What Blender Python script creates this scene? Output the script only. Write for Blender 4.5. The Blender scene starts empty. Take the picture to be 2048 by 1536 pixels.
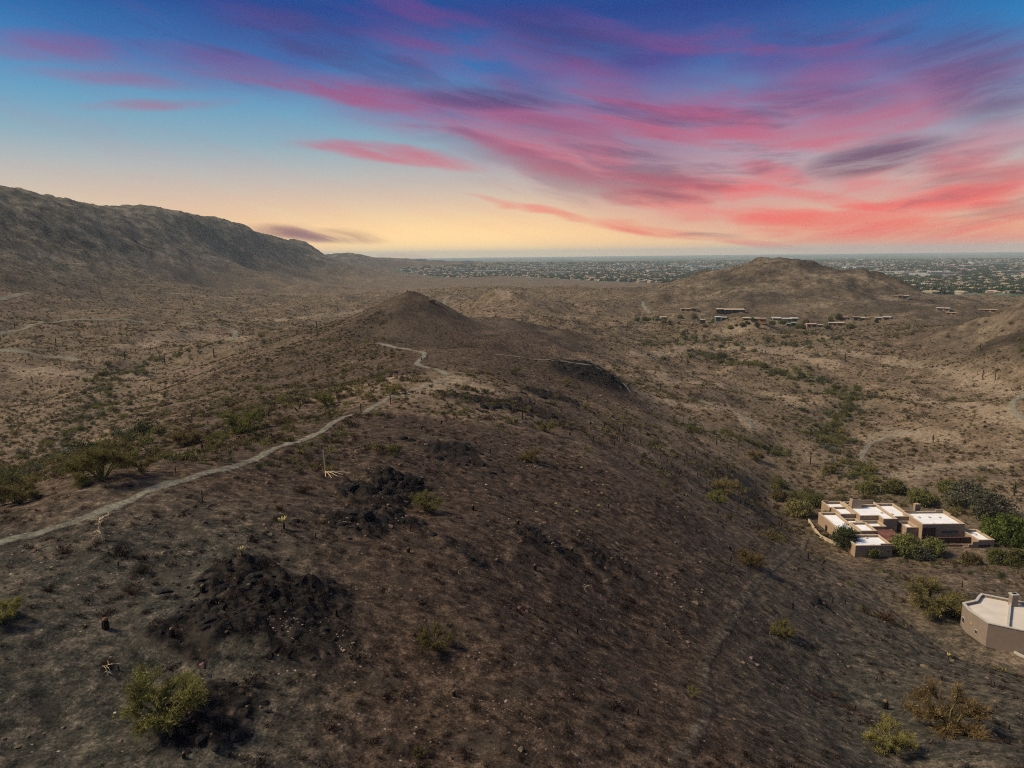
import bpy, bmesh, math, random
import numpy as np
from mathutils import Matrix, Vector

scene = bpy.context.scene
R = math.radians

# ------------------------------------------------------------------ camera
F, W0, H0 = 1400.0, 2048.0, 1536.0          # focal length in pixels of the photograph
PITCH = math.atan((768 - 509.8) / F)
ROLL = R(-0.66)
CZ = 100.0                                   # height of the drone above the city plain
cam = bpy.data.objects.new('camera', bpy.data.cameras.new('camera'))
scene.collection.objects.link(cam)
cam.data.sensor_width = 36.0
cam.data.lens = F / W0 * 36.0
cam.data.clip_start = 0.5
cam.data.clip_end = 120000.0
cam.matrix_world = Matrix.Translation((0, 0, CZ)) @ Matrix.Rotation(math.pi / 2 - PITCH, 4, 'X') @ Matrix.Rotation(ROLL, 4, 'Z')
scene.camera = cam

# ------------------------------------------------------------------ light and exposure
scene.view_settings.view_transform = 'Standard'
scene.view_settings.look = 'None'
scene.view_settings.gamma = 1.0
scene.view_settings.use_curve_mapping = False
scene.view_settings.exposure = 0.0
scene.render.engine = 'CYCLES'
scene.cycles.max_bounces = 3
scene.cycles.diffuse_bounces = 1
scene.cycles.volume_bounces = 1
scene.cycles.use_denoising = False
scene.cycles.filter_width = 1.1
scene.cycles.sample_clamp_indirect = 2.0
scene.cycles.sample_clamp_direct = 8.0
scene.cycles.use_adaptive_sampling = False
SUN_AZ, SUN_EL = R(-84), R(44)               # late sun over the range on the left
sun = bpy.data.objects.new('sun', bpy.data.lights.new('sun', 'SUN'))
scene.collection.objects.link(sun)
sun.data.energy = 4.4
sun.data.angle = R(14)
sun.data.color = (1.0, 0.83, 0.61)
sd = Vector((math.sin(SUN_AZ) * math.cos(SUN_EL), math.cos(SUN_AZ) * math.cos(SUN_EL), math.sin(SUN_EL)))
sun.rotation_euler = sd.to_track_quat('Z', 'Y').to_euler()


def ray(px, py):
    x, y = (px - 1024) / F, -(py - 768) / F
    c, s = math.cos(ROLL), math.sin(ROLL)
    x, y = x * c - y * s, x * s + y * c
    cp, sp = math.cos(PITCH), math.sin(PITCH)
    return np.array([x, cp + y * sp, -sp + y * cp])


def azel(px, py):
    r = ray(px, py)
    return math.degrees(math.atan2(r[0], r[1])), math.degrees(math.atan2(r[2], math.hypot(r[0], r[1])))


def srgb(r, g, b):
    f = lambda c: (c / 255 / 12.92) if c / 255 <= 0.04045 else ((c / 255 + 0.055) / 1.055) ** 2.4
    return (f(r), f(g), f(b), 1.0)


class NT:
    """small helper to write node trees as expressions"""
    def __init__(self, tree):
        self.t = tree; self.n = tree.nodes; self.l = tree.links

    def new(self, kind, **kw):
        n = self.n.new(kind)
        for k, v in kw.items():
            setattr(n, k, v)
        return n

    def put(self, sock, v):
        if isinstance(v, bpy.types.NodeSocket):
            self.l.new(v, sock)
        elif v is not None:
            sock.default_value = v

    def math(self, op, a, b=None, c=None, clamp=False):
        n = self.new('ShaderNodeMath', operation=op, use_clamp=clamp)
        for i, v in enumerate((a, b, c)):
            self.put(n.inputs[i], v)
        return n.outputs[0]

    def ramp(self, fac, stops, interp='LINEAR'):
        n = self.new('ShaderNodeValToRGB')
        e = n.color_ramp.elements
        n.color_ramp.interpolation = interp
        while len(e) < len(stops):
            e.new(0.5)
        for el, (p, c) in zip(e, stops):
            el.position = p
            el.color = c if len(c) == 4 else (*c, 1)
        self.put(n.inputs[0], fac)
        return n.outputs[0]

    def maprange(self, v, a, b, c=0.0, d=1.0, smooth=True):
        n = self.new('ShaderNodeMapRange', interpolation_type='SMOOTHSTEP' if smooth else 'LINEAR')
        for i, x in enumerate((v, a, b, c, d)):
            self.put(n.inputs[i], x)
        return n.outputs[0]

    def mix(self, f, a, b, mode='MIX'):
        n = self.new('ShaderNodeMix', data_type='RGBA', blend_type=mode)
        self.put(n.inputs[0], f); self.put(n.inputs[6], a); self.put(n.inputs[7], b)
        return n.outputs[2]

    def noise(self, vec, scale, detail=4.0, rough=0.55, dist=0.0, color=False):
        n = self.new('ShaderNodeTexNoise')
        self.put(n.inputs['Vector'], vec)
        n.inputs['Scale'].default_value = scale
        n.inputs['Detail'].default_value = detail
        n.inputs['Roughness'].default_value = rough
        n.inputs['Distortion'].default_value = dist
        return n.outputs['Color' if color else 'Fac']

    def mapping(self, vec, loc=(0, 0, 0), rot=(0, 0, 0), scale=(1, 1, 1), kind='POINT'):
        n = self.new('ShaderNodeMapping', vector_type=kind)
        self.put(n.inputs[0], vec)
        n.inputs[1].default_value = loc; n.inputs[2].default_value = rot; n.inputs[3].default_value = scale
        return n.outputs[0]

    def attr(self, name):
        n = self.new('ShaderNodeAttribute', attribute_name=name)
        return n.outputs['Fac']


# ------------------------------------------------------------------ sky: dusk gradient with drifting cloud streaks
world = bpy.data.worlds.new('World')
scene.world = world
world.use_nodes = True
world.cycles.sampling_method = 'MANUAL'
world.cycles.sample_map_resolution = 256
wt = world.node_tree
wt.nodes.clear()
g = NT(wt)
gen = g.new('ShaderNodeTexCoord').outputs['Generated']
sep = g.new('ShaderNodeSeparateXYZ'); wt.links.new(gen, sep.inputs[0])
dx, dy, dz = sep.outputs
RAD = 57.29578
az = g.math('MULTIPLY', g.math('ARCTAN2', dx, dy), RAD)
el = g.math('MULTIPLY', g.math('ARCSINE', dz), RAD)
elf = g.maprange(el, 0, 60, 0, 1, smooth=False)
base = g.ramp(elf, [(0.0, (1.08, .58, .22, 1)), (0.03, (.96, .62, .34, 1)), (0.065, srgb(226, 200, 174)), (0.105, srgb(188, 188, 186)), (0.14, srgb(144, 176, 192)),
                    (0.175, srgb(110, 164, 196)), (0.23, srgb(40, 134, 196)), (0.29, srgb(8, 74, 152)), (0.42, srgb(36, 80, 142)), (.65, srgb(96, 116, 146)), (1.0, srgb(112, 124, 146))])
# afterglow spreading along the horizon round the sunset point
ga = g.math('DIVIDE', g.math('SUBTRACT', az, -6.0), 20.0)
ge = g.math('DIVIDE', el, 2.8)
glow = g.math('EXPONENT', g.math('MULTIPLY', g.math('ADD', g.math('MULTIPLY', ga, ga), g.math('MULTIPLY', ge, ge)), -1.0))
base = g.mix(g.math('MULTIPLY', glow, 0.85), base, (1.5, 1.0, .40, 1))
# cloud layer: noise in the plane of the clouds, drawn out along the wind, and in direction space for single streaks
cae = g.new('ShaderNodeCombineXYZ')
g.put(cae.inputs[0], az); g.put(cae.inputs[1], el)
dvec = cae.outputs[0]


def vmul(v, s, add=(0, 0, 0)):
    n = g.new('ShaderNodeVectorMath', operation='MULTIPLY_ADD')
    g.put(n.inputs[0], v); g.put(n.inputs[1], s); g.put(n.inputs[2], add)
    return n.outputs[0]


def dot(v, c):
    n = g.new('ShaderNodeVectorMath', operation='DOT_PRODUCT')
    g.put(n.inputs[0], v); n.inputs[1].default_value = c
    return n.outputs['Value']


# wind-warped direction (azimuth, elevation, 1)
wv = vmul(g.noise(vmul(dvec, (.06, .25, 1)), 1.0, 3, 0.6, color=True), (5.0, 2.2, 0), vmul(dvec, (1, 1, 0), (-2.5, -1.1, 1)))
# long arcs of cloud bending round azimuth 20 degrees, drawn out by the wind
fa = g.math('SQRT', g.math('ADD', g.math('POWER', g.math('SUBTRACT', az, 20.0), 2.0), 120.0))
cpl = g.new('ShaderNodeCombineXYZ')
g.put(cpl.inputs[0], az); g.put(cpl.inputs[1], g.math('SUBTRACT', el, g.math('MULTIPLY', fa, .25)))
pl = cpl.outputs[0]
pw = vmul(g.noise(vmul(pl, (.05, .14, 1), (5.5, 1.1, 0)), 1.0, 3, .55, color=True), (9.0, 3.4, 0), pl)
wisp = g.noise(vmul(pw, (.050, .30, 1), (2.3, 5.1, 0)), 1.0, 6, 0.62)
fibre = g.noise(vmul(pw, (.085, .95, 1), (7.3, 0.2, 0)), 1.0, 5, 0.66)
veil = g.noise(vmul(wv, (.05, .17, 1), (3.1, 1.7, 0)), 1.0, 3, 0.55)


def streaks(items):
    tot = 0.0
    for (x1, y1, x2, y2, w, s) in items:
        a1, e1 = azel(x1, y1); a2, e2 = azel(x2, y2)
        ca, ce = (a1 + a2) / 2, (e1 + e2) / 2
        ln = math.hypot(a2 - a1, e2 - e1) / 2 * 1.35; wd = w / 24.4 * 1.35
        t = math.atan2(e2 - e1, a2 - a1); c, n = math.cos(t), math.sin(t)
        u = dot(wv, (c / ln, n / ln, -(c * ca + n * ce) / ln)); v = dot(wv, (-n / wd, c / wd, (n * ca - c * ce) / wd))
        d2 = g.math('MULTIPLY_ADD', u, u, g.math('MULTIPLY', v, v))
        tot = g.math('MAXIMUM', g.math('MULTIPLY_ADD', d2, -s, s), tot)
    return g.maprange(tot, 0, 1)


PINK = [(-80, 74, 330, 92, 20, .6), (260, 88, 620, 150, 20, .75), (560, 150, 900, 212, 24, 1), (880, 205, 1200, 255, 22, .7), (0, 125, 420, 165, 14, .5),
        (150, 212, 480, 205, 10, .55), (400, 8, 640, 48, 18, .6), (700, -20, 980, 70, 18, .8), (960, 70, 1300, 200, 34, .85), (1280, 195, 1560, 262, 32, .8),
        (1100, 205, 1420, 270, 16, .7), (600, 285, 960, 330, 14, .9), (900, 262, 1250, 325, 24, .95), (1040, 320, 1420, 372, 18, .75), (940, 398, 1220, 445, 6, .7),
        (1180, 440, 1420, 474, 10, 1), (1400, 472, 1640, 503, 8, 1), (1220, 388, 1450, 424, 20, 1), (1430, 424, 1680, 446, 18, .8), (1540, 388, 1790, 424, 10, 1),
        (1460, 330, 1600, 366, 18, .9), (1560, 150, 1850, 120, 20, .6), (1850, 340, 2090, 240, 34, .9), (1840, 400, 2090, 340, 26, 1), (1720, 492, 2090, 474, 24, 1),
        (1900, 400, 2090, 440, 22, .8), (1650, 250, 1950, 200, 22, .55), (760, 511, 860, 508, 4, 1), (2080, 330, 2400, 300, 60, .8), (1450, 470, 1800, 440, 20, .6), (1560, 480, 2100, 452, 22, 1), (1650, 502, 2150, 496, 12, 1), (300, 122, 760, 196, 9, .7), (700, 60, 1060, 130, 9, .6), (1060, 150, 1420, 240, 10, .8), (1180, 250, 1500, 300, 9, .8), (1300, 360, 1560, 392, 9, .9), (1480, 300, 1760, 262, 9, .7), (1700, 420, 2060, 380, 9, .9), (1380, 90, 1800, 96, 12, .5), (1700, 180, 2060, 90, 14, .5)]
DARK = [(1600, 345, 1900, 278, 28, 1), (820, 178, 1130, 200, 26, .85), (980, 40, 1280, 120, 40, .7), (500, 452, 760, 478, 13, .95), (1250, 382, 1420, 405, 12, .7),
        (1000, 240, 1400, 300, 30, .5), (1500, 180, 1800, 190, 26, .5), (1800, 100, 2090, 130, 60, .6), (1340, 462, 1480, 470, 6, .7), (1850, 150, 2090, 190, 50, .7),
        (1100, 285, 1350, 320, 14, .7)]
VEIL = [(900, 110, 2100, 170, 120, 1), (960, 260, 2100, 300, 130, 1), (1150, 395, 2100, 400, 70, 1), (150, 60, 1000, 110, 75, .75), (2200, 250, 3600, 250, 260, 1),
        (650, 190, 1200, 250, 60, .8)]
sp, sdk, sv = streaks(PINK), streaks(DARK), streaks(VEIL)
sv = g.math('MAXIMUM', sv, g.maprange(el, 17, 30, 0, .6))      # higher up the same cloud cover goes on, broken by the wind
vfac = g.math('MULTIPLY', sv, g.maprange(veil, 0.34, 0.60, 0.45, .97))
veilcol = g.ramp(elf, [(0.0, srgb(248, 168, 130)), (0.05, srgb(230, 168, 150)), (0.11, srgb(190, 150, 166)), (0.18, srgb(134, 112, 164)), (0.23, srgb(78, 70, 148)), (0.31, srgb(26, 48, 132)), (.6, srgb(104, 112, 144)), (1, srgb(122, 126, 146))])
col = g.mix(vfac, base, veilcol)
pinkcol = g.ramp(elf, [(0.0, srgb(255, 84, 62)), (0.06, srgb(252, 100, 96)), (0.12, srgb(214, 100, 122)), (0.19, srgb(166, 80, 128)), (0.26, srgb(122, 70, 138)), (0.34, srgb(84, 62, 142)), (1, srgb(80, 60, 128))])
rim = g.math('MULTIPLY', g.math('MULTIPLY', g.maprange(wisp, 0.46, 0.60), g.math('MAXIMUM', sv, .12)), 0.55)
col = g.mix(rim, col, pinkcol)
pf = g.math('MULTIPLY', sp, g.maprange(g.math('ADD', g.math('MULTIPLY', wisp, 0.6), g.math('MULTIPLY', fibre, 0.4)), 0.36, 0.60, 0.26, .88))
col = g.mix(pf, col, pinkcol)
darkcol = g.ramp(elf, [(0.0, srgb(150, 84, 92)), (0.08, srgb(126, 82, 104)), (0.18, srgb(92, 68, 122)), (0.28, srgb(56, 56, 128)), (1, srgb(36, 46, 110))])
df = g.math('MULTIPLY', sdk, g.maprange(fibre, 0.34, 0.60, 0.35, 0.95))
shade = g.math('MULTIPLY', g.math('MULTIPLY', g.maprange(g.noise(vmul(pw, (.042, .26, 1), (11.2, 9.4, 0)), 1.0, 5, .62), .50, .64), sv), .65)
col = g.mix(g.math('MAXIMUM', df, shade), col, darkcol)
# the physical sky of a sun just above the horizon, blended in faintly
nish = g.new('ShaderNodeTexSky', sky_type='NISHITA', sun_disc=False)
nish.sun_elevation = SUN_EL; nish.sun_rotation = SUN_AZ
nm = g.new('ShaderNodeVectorMath', operation='SCALE'); g.put(nm.inputs[0], nish.outputs[0]); nm.inputs['Scale'].default_value = 0.06
col = g.mix(0.06, col, nm.outputs[0])
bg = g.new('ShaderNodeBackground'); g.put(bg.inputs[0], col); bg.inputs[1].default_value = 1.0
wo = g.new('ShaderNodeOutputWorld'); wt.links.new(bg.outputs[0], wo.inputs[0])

# ------------------------------------------------------------------ object helpers
col_main = scene.collection


def tag(o, label=None, cat=None, group=None, kind=None):
    if label: o['label'] = label
    if cat: o['category'] = cat
    if group: o['group'] = group
    if kind: o['kind'] = kind
    return o


def link(o, parent=None):
    col_main.objects.link(o)
    if parent is not None:
        o.parent = parent
    return o


def mesh_from(name, V, Fs, mats=(), smooth=False, fmat=None):
    me = bpy.data.meshes.new(name)
    V = np.asarray(V, dtype=np.float32)
    if isinstance(Fs, np.ndarray):
        n, k = Fs.shape
        me.vertices.add(len(V)); me.loops.add(n * k); me.polygons.add(n)
        me.vertices.foreach_set('co', V.ravel())
        me.loops.foreach_set('vertex_index', Fs.astype(np.int32).ravel())
        me.polygons.foreach_set('loop_start', np.arange(0, n * k, k, dtype=np.int32))
        me.update(calc_edges=True)
    else:
        me.from_pydata(V.tolist(), [], Fs)
    for m in mats:
        me.materials.append(m)
    if fmat is not None:
        me.polygons.foreach_set('material_index', np.asarray(fmat, dtype=np.int32))
    if smooth:
        me.polygons.foreach_set('use_smooth', np.ones(len(me.polygons), dtype=bool))
    me.update()
    return me


def obj(name, me, parent=None, loc=None):
    o = bpy.data.objects.new(name, me)
    if loc is not None:
        o.location = loc
    return link(o, parent)


def empty(name, loc):
    o = bpy.data.objects.new(name, None)
    o.location = loc
    o.empty_display_size = 0.5
    return link(o)


class MB:
    """collects shapes into one mesh"""
    def __init__(self):
        self.v = []; self.f = []; self.m = []

    def add(self, V, Fs, m=0):
        b = len(self.v)
        self.v.extend([tuple(p) for p in V]); self.f.extend([tuple(b + i for i in q) for q in Fs]); self.m.extend([m] * len(Fs))
        return self

    def box(self, x0, x1, y0, y1, z0, z1, m=0, top=None):
        t = top or (x0, x1, y0, y1)
        V = [(x0, y0, z0), (x1, y0, z0), (x1, y1, z0), (x0, y1, z0), (t[0], t[2], z1), (t[1], t[2], z1), (t[1], t[3], z1), (t[0], t[3], z1)]
        return self.add(V, [(0, 3, 2, 1), (4, 5, 6, 7), (0, 1, 5, 4), (1, 2, 6, 5), (2, 3, 7, 6), (3, 0, 4, 7)], m)

    def tube(self, pts, radii, n=6, m=0, cap=True):
        rings = []
        P = [Vector(p) for p in pts]
        for i, p in enumerate(P):
            d = (P[min(i + 1, len(P) - 1)] - P[max(i - 1, 0)])
            if d.length < 1e-6: d = Vector((0, 0, 1))
            d.normalize()
            a = d.orthogonal().normalized(); b = d.cross(a)
            rings.append([p + (a * math.cos(2 * math.pi * k / n) + b * math.sin(2 * math.pi * k / n)) * radii[i] for k in range(n)])
        V = [q for r in rings for q in r]
        Fs = [(i * n + k, i * n + (k + 1) % n, (i + 1) * n + (k + 1) % n, (i + 1) * n + k) for i in range(len(P) - 1) for k in range(n)]
        if cap:
            Fs.append(tuple(range((len(P) - 1) * n, len(P) * n)))
        return self.add(V, Fs, m)

    def mesh(self, name, mats, smooth=False):
        return mesh_from(name, self.v, self.f, mats, smooth, self.m)

# ------------------------------------------------------------------ terrain heights
# survey points read off the photograph: pixel column, pixel row, estimated ground distance in metres
CP = [
# crest with the trail
(0,1085,62),(200,1030,62),(330,968,70),(450,935,78),(560,895,90),(690,835,122),(790,790,155),(900,755,195),
# saddle, knoll and peak
(890,745,206),(835,730,236),(845,712,262),(760,687,305),(930,700,270),(1000,712,310),
(830,660,345),(825,620,398),(826,596,440),(780,607,436),(730,628,425),(650,662,410),(540,700,400),(430,722,420),
(890,615,438),(960,650,430),(900,680,345),(1044,690,380),(976,638,470),(1044,641,480),(1095,653,470),(1147,671,455),(1215,708,430),(1290,745,420),
# left flank
(205,935,80),(150,935,112),(0,1000,95),(300,850,160),(450,830,190),(500,800,215),(600,740,300),(620,780,230),(380,900,110),(560,840,140),
# left wash
(0,985,180),(110,905,225),(190,825,310),(230,745,440),(420,692,600),
# left valley
(0,850,330),(60,780,420),(0,700,560),(150,715,530),(300,700,560),(460,660,690),(100,650,700),(300,650,750),(600,640,800),(300,620,950),(640,600,1250),(460,600,1150),(160,600,1000),(0,600,850),(640,570,2100),(750,560,2600),(720,548,3400),(600,560,2300),(400,575,1600),
# left range
(0,375,1600),(80,390,1700),(150,407,1800),(230,418,1950),(300,432,2080),(340,433,2180),(380,428,2300),(460,449,2500),(510,456,2700),(560,470,3000),(620,485,3600),(690,503,4500),(745,514,5600),
(0,470,1250),(150,490,1450),(0,540,1020),(150,550,1200),(300,540,1500),(300,490,1750),(420,500,2050),(500,540,2200),(560,515,2550),(620,540,2750),(680,530,3600),
# right flank near spur
(1000,780,186),(1100,812,180),(1200,850,177),(1300,886,182),(1400,915,191),(1500,945,212),(1600,975,222),(1560,1000,204),
(1200,900,142),(1300,1000,108),(1024,950,98),(1024,1100,64),(1024,1300,43),(1024,1536,31),(700,1100,56),(700,1300,41),(700,1000,72),(700,1536,31),(500,1250,43),(350,1150,52),(300,1536,33),(300,1350,41),(0,1536,37),(0,1250,48),
(1300,1150,76),(1300,1300,58),(1300,1536,36),(1500,1200,84),(1500,1350,62),(1600,1100,156),(1500,1050,149),(1640,1120,162),(1700,1200,112),(1800,1300,98),(1700,1400,72),(1800,1536,55),(2048,1536,58),(2048,1400,82),(1600,1536,44),(1920,1230,128),(2000,1320,112),
(1700,1130,160),(1640,1060,181),(1800,1110,170),(1980,1110,172),
# gully behind the spur, knob, contour trail, second spur
(1370,855,247),(1480,885,246),(1560,905,262),(1180,737,268),(1100,770,232),(1240,800,235),(1290,792,272),(1440,815,285),(1500,848,270),(1580,860,275),(1350,760,350),(1250,745,360),(1450,780,360),(1550,800,350),
(1374,811,278),(1464,822,283),(1344,760,366),(1424,769,378),(1524,791,374),
# right wash
(1730,955,232),(1650,895,270),(1685,840,335),(1705,800,395),(1600,760,455),(1500,735,510),(1900,1010,215),(2048,1060,205),(1380,700,560),
# right rolling ground
(1900,890,300),(1800,900,290),(2000,960,250),(1850,840,360),(2048,840,330),(1960,765,450),(1860,728,520),(1760,715,540),(2048,790,400),(1640,697,560),
# middle ground
(970,582,860),(1060,600,850),(1150,640,760),(1100,680,620),(1200,690,600),(1300,660,720),(1490,650,690),(1400,668,670),(1450,705,590),(1570,665,700),(1680,660,720),(1720,690,600),
(1300,642,850),(1370,622,890),(1470,626,880),(1600,648,800),(1660,652,790),(1760,640,850),(1250,600,1100),(1150,590,1200),(1000,575,1500),(900,578,1500),(1200,575,1700),
# right hill
(1570,514,1150),(1530,519,1150),(1480,535,1150),(1410,550,1150),(1340,574,1140),(1280,590,1100),(1610,517,1150),(1640,530,1140),(1680,545,1130),(1730,551,1120),(1780,573,1090),(1830,602,1020),(1570,580,1000),(1500,600,950),(1650,600,960),(1400,600,1000),(1740,610,930),
# near right hill
(2048,617,560),(1960,640,590),(1880,664,600),(1830,681,600),(1780,705,570),(2000,690,500),(2048,720,460),(1900,605,1250),(2000,600,1330),(1900,640,850),(1820,640,800),
# city edge
(800,543,4300),(1000,552,3350),(1300,566,2400),(2048,590,1500),
]
# (azimuth deg, distance, z): beyond the frame and behind the hills
CA = [(13,314,-63.5),(15.5,322,-67),(18,320,-70),(12,415,-71),(15,428,-76),(18.5,425,-78),(-7,560,-60),(-7,680,-76),(2,560,-62),(-12,620,-72),(22,1450,-70),(22,1750,-95),(16,1500,-85),(28,1400,-85),(38,560,-28),(44,540,-20),(36,900,-80),(33,760,-76),
(-37,2600,60),(-30,3200,20),(-24,3800,-10),(-18,4600,-50),(-37,4000,-40),(-25,6000,-90),(-13,7500,-90),(-4,860,-70),(6,1100,-76),
(-45,1400,180),(-55,1300,190),(-70,1200,180),(-90,1200,140),(-48,700,-30),(-60,600,-30),(-50,300,-50),(-70,250,-45),(-50,62,-20),(-70,50,-20),(-90,45,-20),(-90,200,-45),
(60,60,-42),(60,120,-64),(50,150,-68),(90,60,-45),(90,200,-72),(60,400,-70),(90,500,-70),(135,60,-35),(180,60,-26),(-180,60,-26),(-135,60,-24),(135,300,-60),(180,300,-55),(-180,300,-55),(-135,300,-50),
(180,12,-25),(-180,12,-25),(0,12,-25),(90,12,-26.5),(-90,12,-24),(0,4,-25),(90,4,-25.3),(-90,4,-24.8),(180,4,-25),(-180,4,-25),
]
for a in range(-180,181,15):
    CA.append((a,30000,-100))
    if -22<a: CA.append((a,9000,-100))
    if a>-8: CA.append((a,5000,-100))
    if a>20: CA.append((a,2200,-99))
    if abs(a)>95: CA.append((a,1200,-80)); CA.append((a,3000,-95))



def survey(px, py, d):
    r = ray(px, py)
    return r / math.hypot(r[0], r[1]) * d


def perlin(x, y, seed=0):
    xi = np.floor(x).astype(np.int64); yi = np.floor(y).astype(np.int64)
    xf = x - xi; yf = y - yi
    u = xf * xf * xf * (xf * (xf * 6 - 15) + 10); v = yf * yf * yf * (yf * (yf * 6 - 15) + 10)

    def gr(ix, iy, fx, fy):
        h = (ix * 374761393 + iy * 668265263 + seed * 1442695041) & 0xffffffff
        h = ((h ^ (h >> 13)) * 1274126177) & 0xffffffff
        h = h ^ (h >> 16)
        a = (h & 0xffff) / 65536.0 * 2 * np.pi
        return np.cos(a) * fx + np.sin(a) * fy
    a = gr(xi, yi, xf, yf); b = gr(xi + 1, yi, xf - 1, yf); c = gr(xi, yi + 1, xf, yf - 1); d = gr(xi + 1, yi + 1, xf - 1, yf - 1)
    return ((a + (b - a) * u) * (1 - v) + (c + (d - c) * u) * v) * 1.5


def fbm(x, y, wl, octaves=4, seed=0, gain=0.5):
    t = 0; a = 1.0
    for o in range(octaves):
        t = t + a * perlin(x / wl + 17.3 * o, y / wl - 9.1 * o, seed + o)
        wl = wl / 2.03; a *= gain
    return t


def ridged(x, y, wl, octaves=4, seed=0, gain=0.55):
    t = 0; a = 1.0; tot = 0
    for o in range(octaves):
        t = t + a * (1 - 2 * np.abs(perlin(x / wl + 5.7 * o, y / wl + 3.3 * o, seed + o)))
        tot += a; wl = wl / 2.07; a *= gain
    return t / tot


def sstep(x, a, b):
    t = np.clip((x - a) / (b - a), 0, 1)
    return t * t * (3 - 2 * t)


class RBF:
    def __init__(self, P, val, c):
        self.P = P; self.c = c
        n = len(P)
        D = np.sqrt(((P[:, None] - P[None]) ** 2).sum(-1) + c * c)
        A = np.zeros((n + 3, n + 3)); A[:n, :n] = D + np.eye(n) * 1e-5
        A[:n, n] = 1; A[:n, n + 1:] = P; A[n, :n] = 1; A[n + 1:, :n] = P.T
        self.w = np.linalg.solve(A, np.concatenate([val, np.zeros(3)]))

    def __call__(self, q):
        n = len(self.P); out = np.empty(len(q))
        for i in range(0, len(q), 20000):
            s = q[i:i + 20000]
            D = (s[:, None, 0] - self.P[None, :, 0]) ** 2
            D += (s[:, None, 1] - self.P[None, :, 1]) ** 2
            D += self.c ** 2
            np.sqrt(D, out=D)
            out[i:i + 20000] = D @ self.w[:n] + self.w[n] + s @ self.w[n + 1:]
        return out


_P, _Z = [], []
for p in CP:
    q = survey(*p)
    _P.append((math.atan2(q[0], q[1]), math.log(p[2]))); _Z.append(q[2])
for a, d, z in CA:
    _P.append((R(a), math.log(d))); _Z.append(z)
_P = np.array(_P); _Z = np.array(_Z)
rbf = RBF(_P, _Z, 0.022)

azs = np.unique(np.concatenate([np.radians(np.arange(-180, -44, 3.0)), np.radians(np.linspace(-44, 44, 660)), np.radians(np.arange(45, 180.1, 3.0))]))


def steps(a, b, k):
    n = int(math.log(b / a) / k); return np.exp(np.linspace(math.log(a), math.log(b), n, endpoint=False))


rs = np.concatenate([steps(4, 24, .035), steps(24, 620, .0066), steps(620, 6000, .0095), steps(6000, 30000, .05), [30000.0]])
lrs = np.log(rs)
NA, NR_ = len(azs), len(rs)
AZ, RR = np.meshgrid(azs, rs)
GX = (np.sin(AZ) * RR).ravel(); GY = (np.cos(AZ) * RR).ravel(); GR_ = RR.ravel()


def base_height(x, y):
    r = np.hypot(x, y); a = np.arctan2(x, y)
    return rbf(np.stack([a, np.log(np.maximum(r, 3.5))], 1))


OUTCROPS = [(760, 960, 74, 5.0, 1.0), (790, 935, 80, 3.5, 1.0), (735, 1040, 64, 5.0, 1.0), (700, 1060, 61, 3.5, .7), (470, 1150, 50, 4.6, 1.0), (540, 1190, 47, 5.6, 1.0), (440, 1240, 45, 4.2, 1), (590, 1240, 44.5, 4.0, .9),
            (850, 880, 104, 5, .35), (900, 890, 102, 8, .5), (1180, 765, 258, 20, .9), (1100, 790, 200, 14, .6), (1200, 1090, 74, 4, .45), (1060, 1060, 72, 2.5, .6), (1100, 1090, 70, 2.5, .6), (400, 1420, 37, 3, .8), (640, 1290, 41, 2.5, .5),
            (420, 1500, 35, 2.5, .7), (1620, 1180, 100, 3, .35), (930, 1130, 60, 4, .4), (960, 800, 160, 14, .5), (1050, 830, 165, 14, .5)]
OC = []
for px, py, d, rad, s in OUTCROPS:
    q = survey(px, py, d); OC.append((q[0], q[1], rad, s))


def outcrop_mask(x, y):
    m = np.zeros_like(x)
    wx = x + fbm(x, y, 5, 3, 71) * 2.0; wy = y + fbm(x, y, 5, 3, 75) * 2.0
    for ox, oy, rad, s in OC:
        d = np.hypot(wx - ox, wy - oy) / rad
        m = np.maximum(m, s * (1 - sstep(d, 0.35, 1.1)))
    return m


PAD1 = (77.5, 115.5, 150.0, 180.5, -69.3)
q2 = survey(1985, 1268, 121)
PAD2 = (q2[0] - 8.5, q2[0] + 30, q2[1] - 7.0, q2[1] + 14, -59.6)


def pad(z, x, y, P, fall):
    dx = np.maximum(np.maximum(P[0] - x, x - P[1]), 0); dy = np.maximum(np.maximum(P[2] - y, y - P[3]), 0)
    w = 1 - sstep(np.hypot(dx, dy), 0.5, fall)
    return z * (1 - w) + P[4] * w


def relief(x, y):
    return fbm(x, y, 85, 3, 31)


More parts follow.
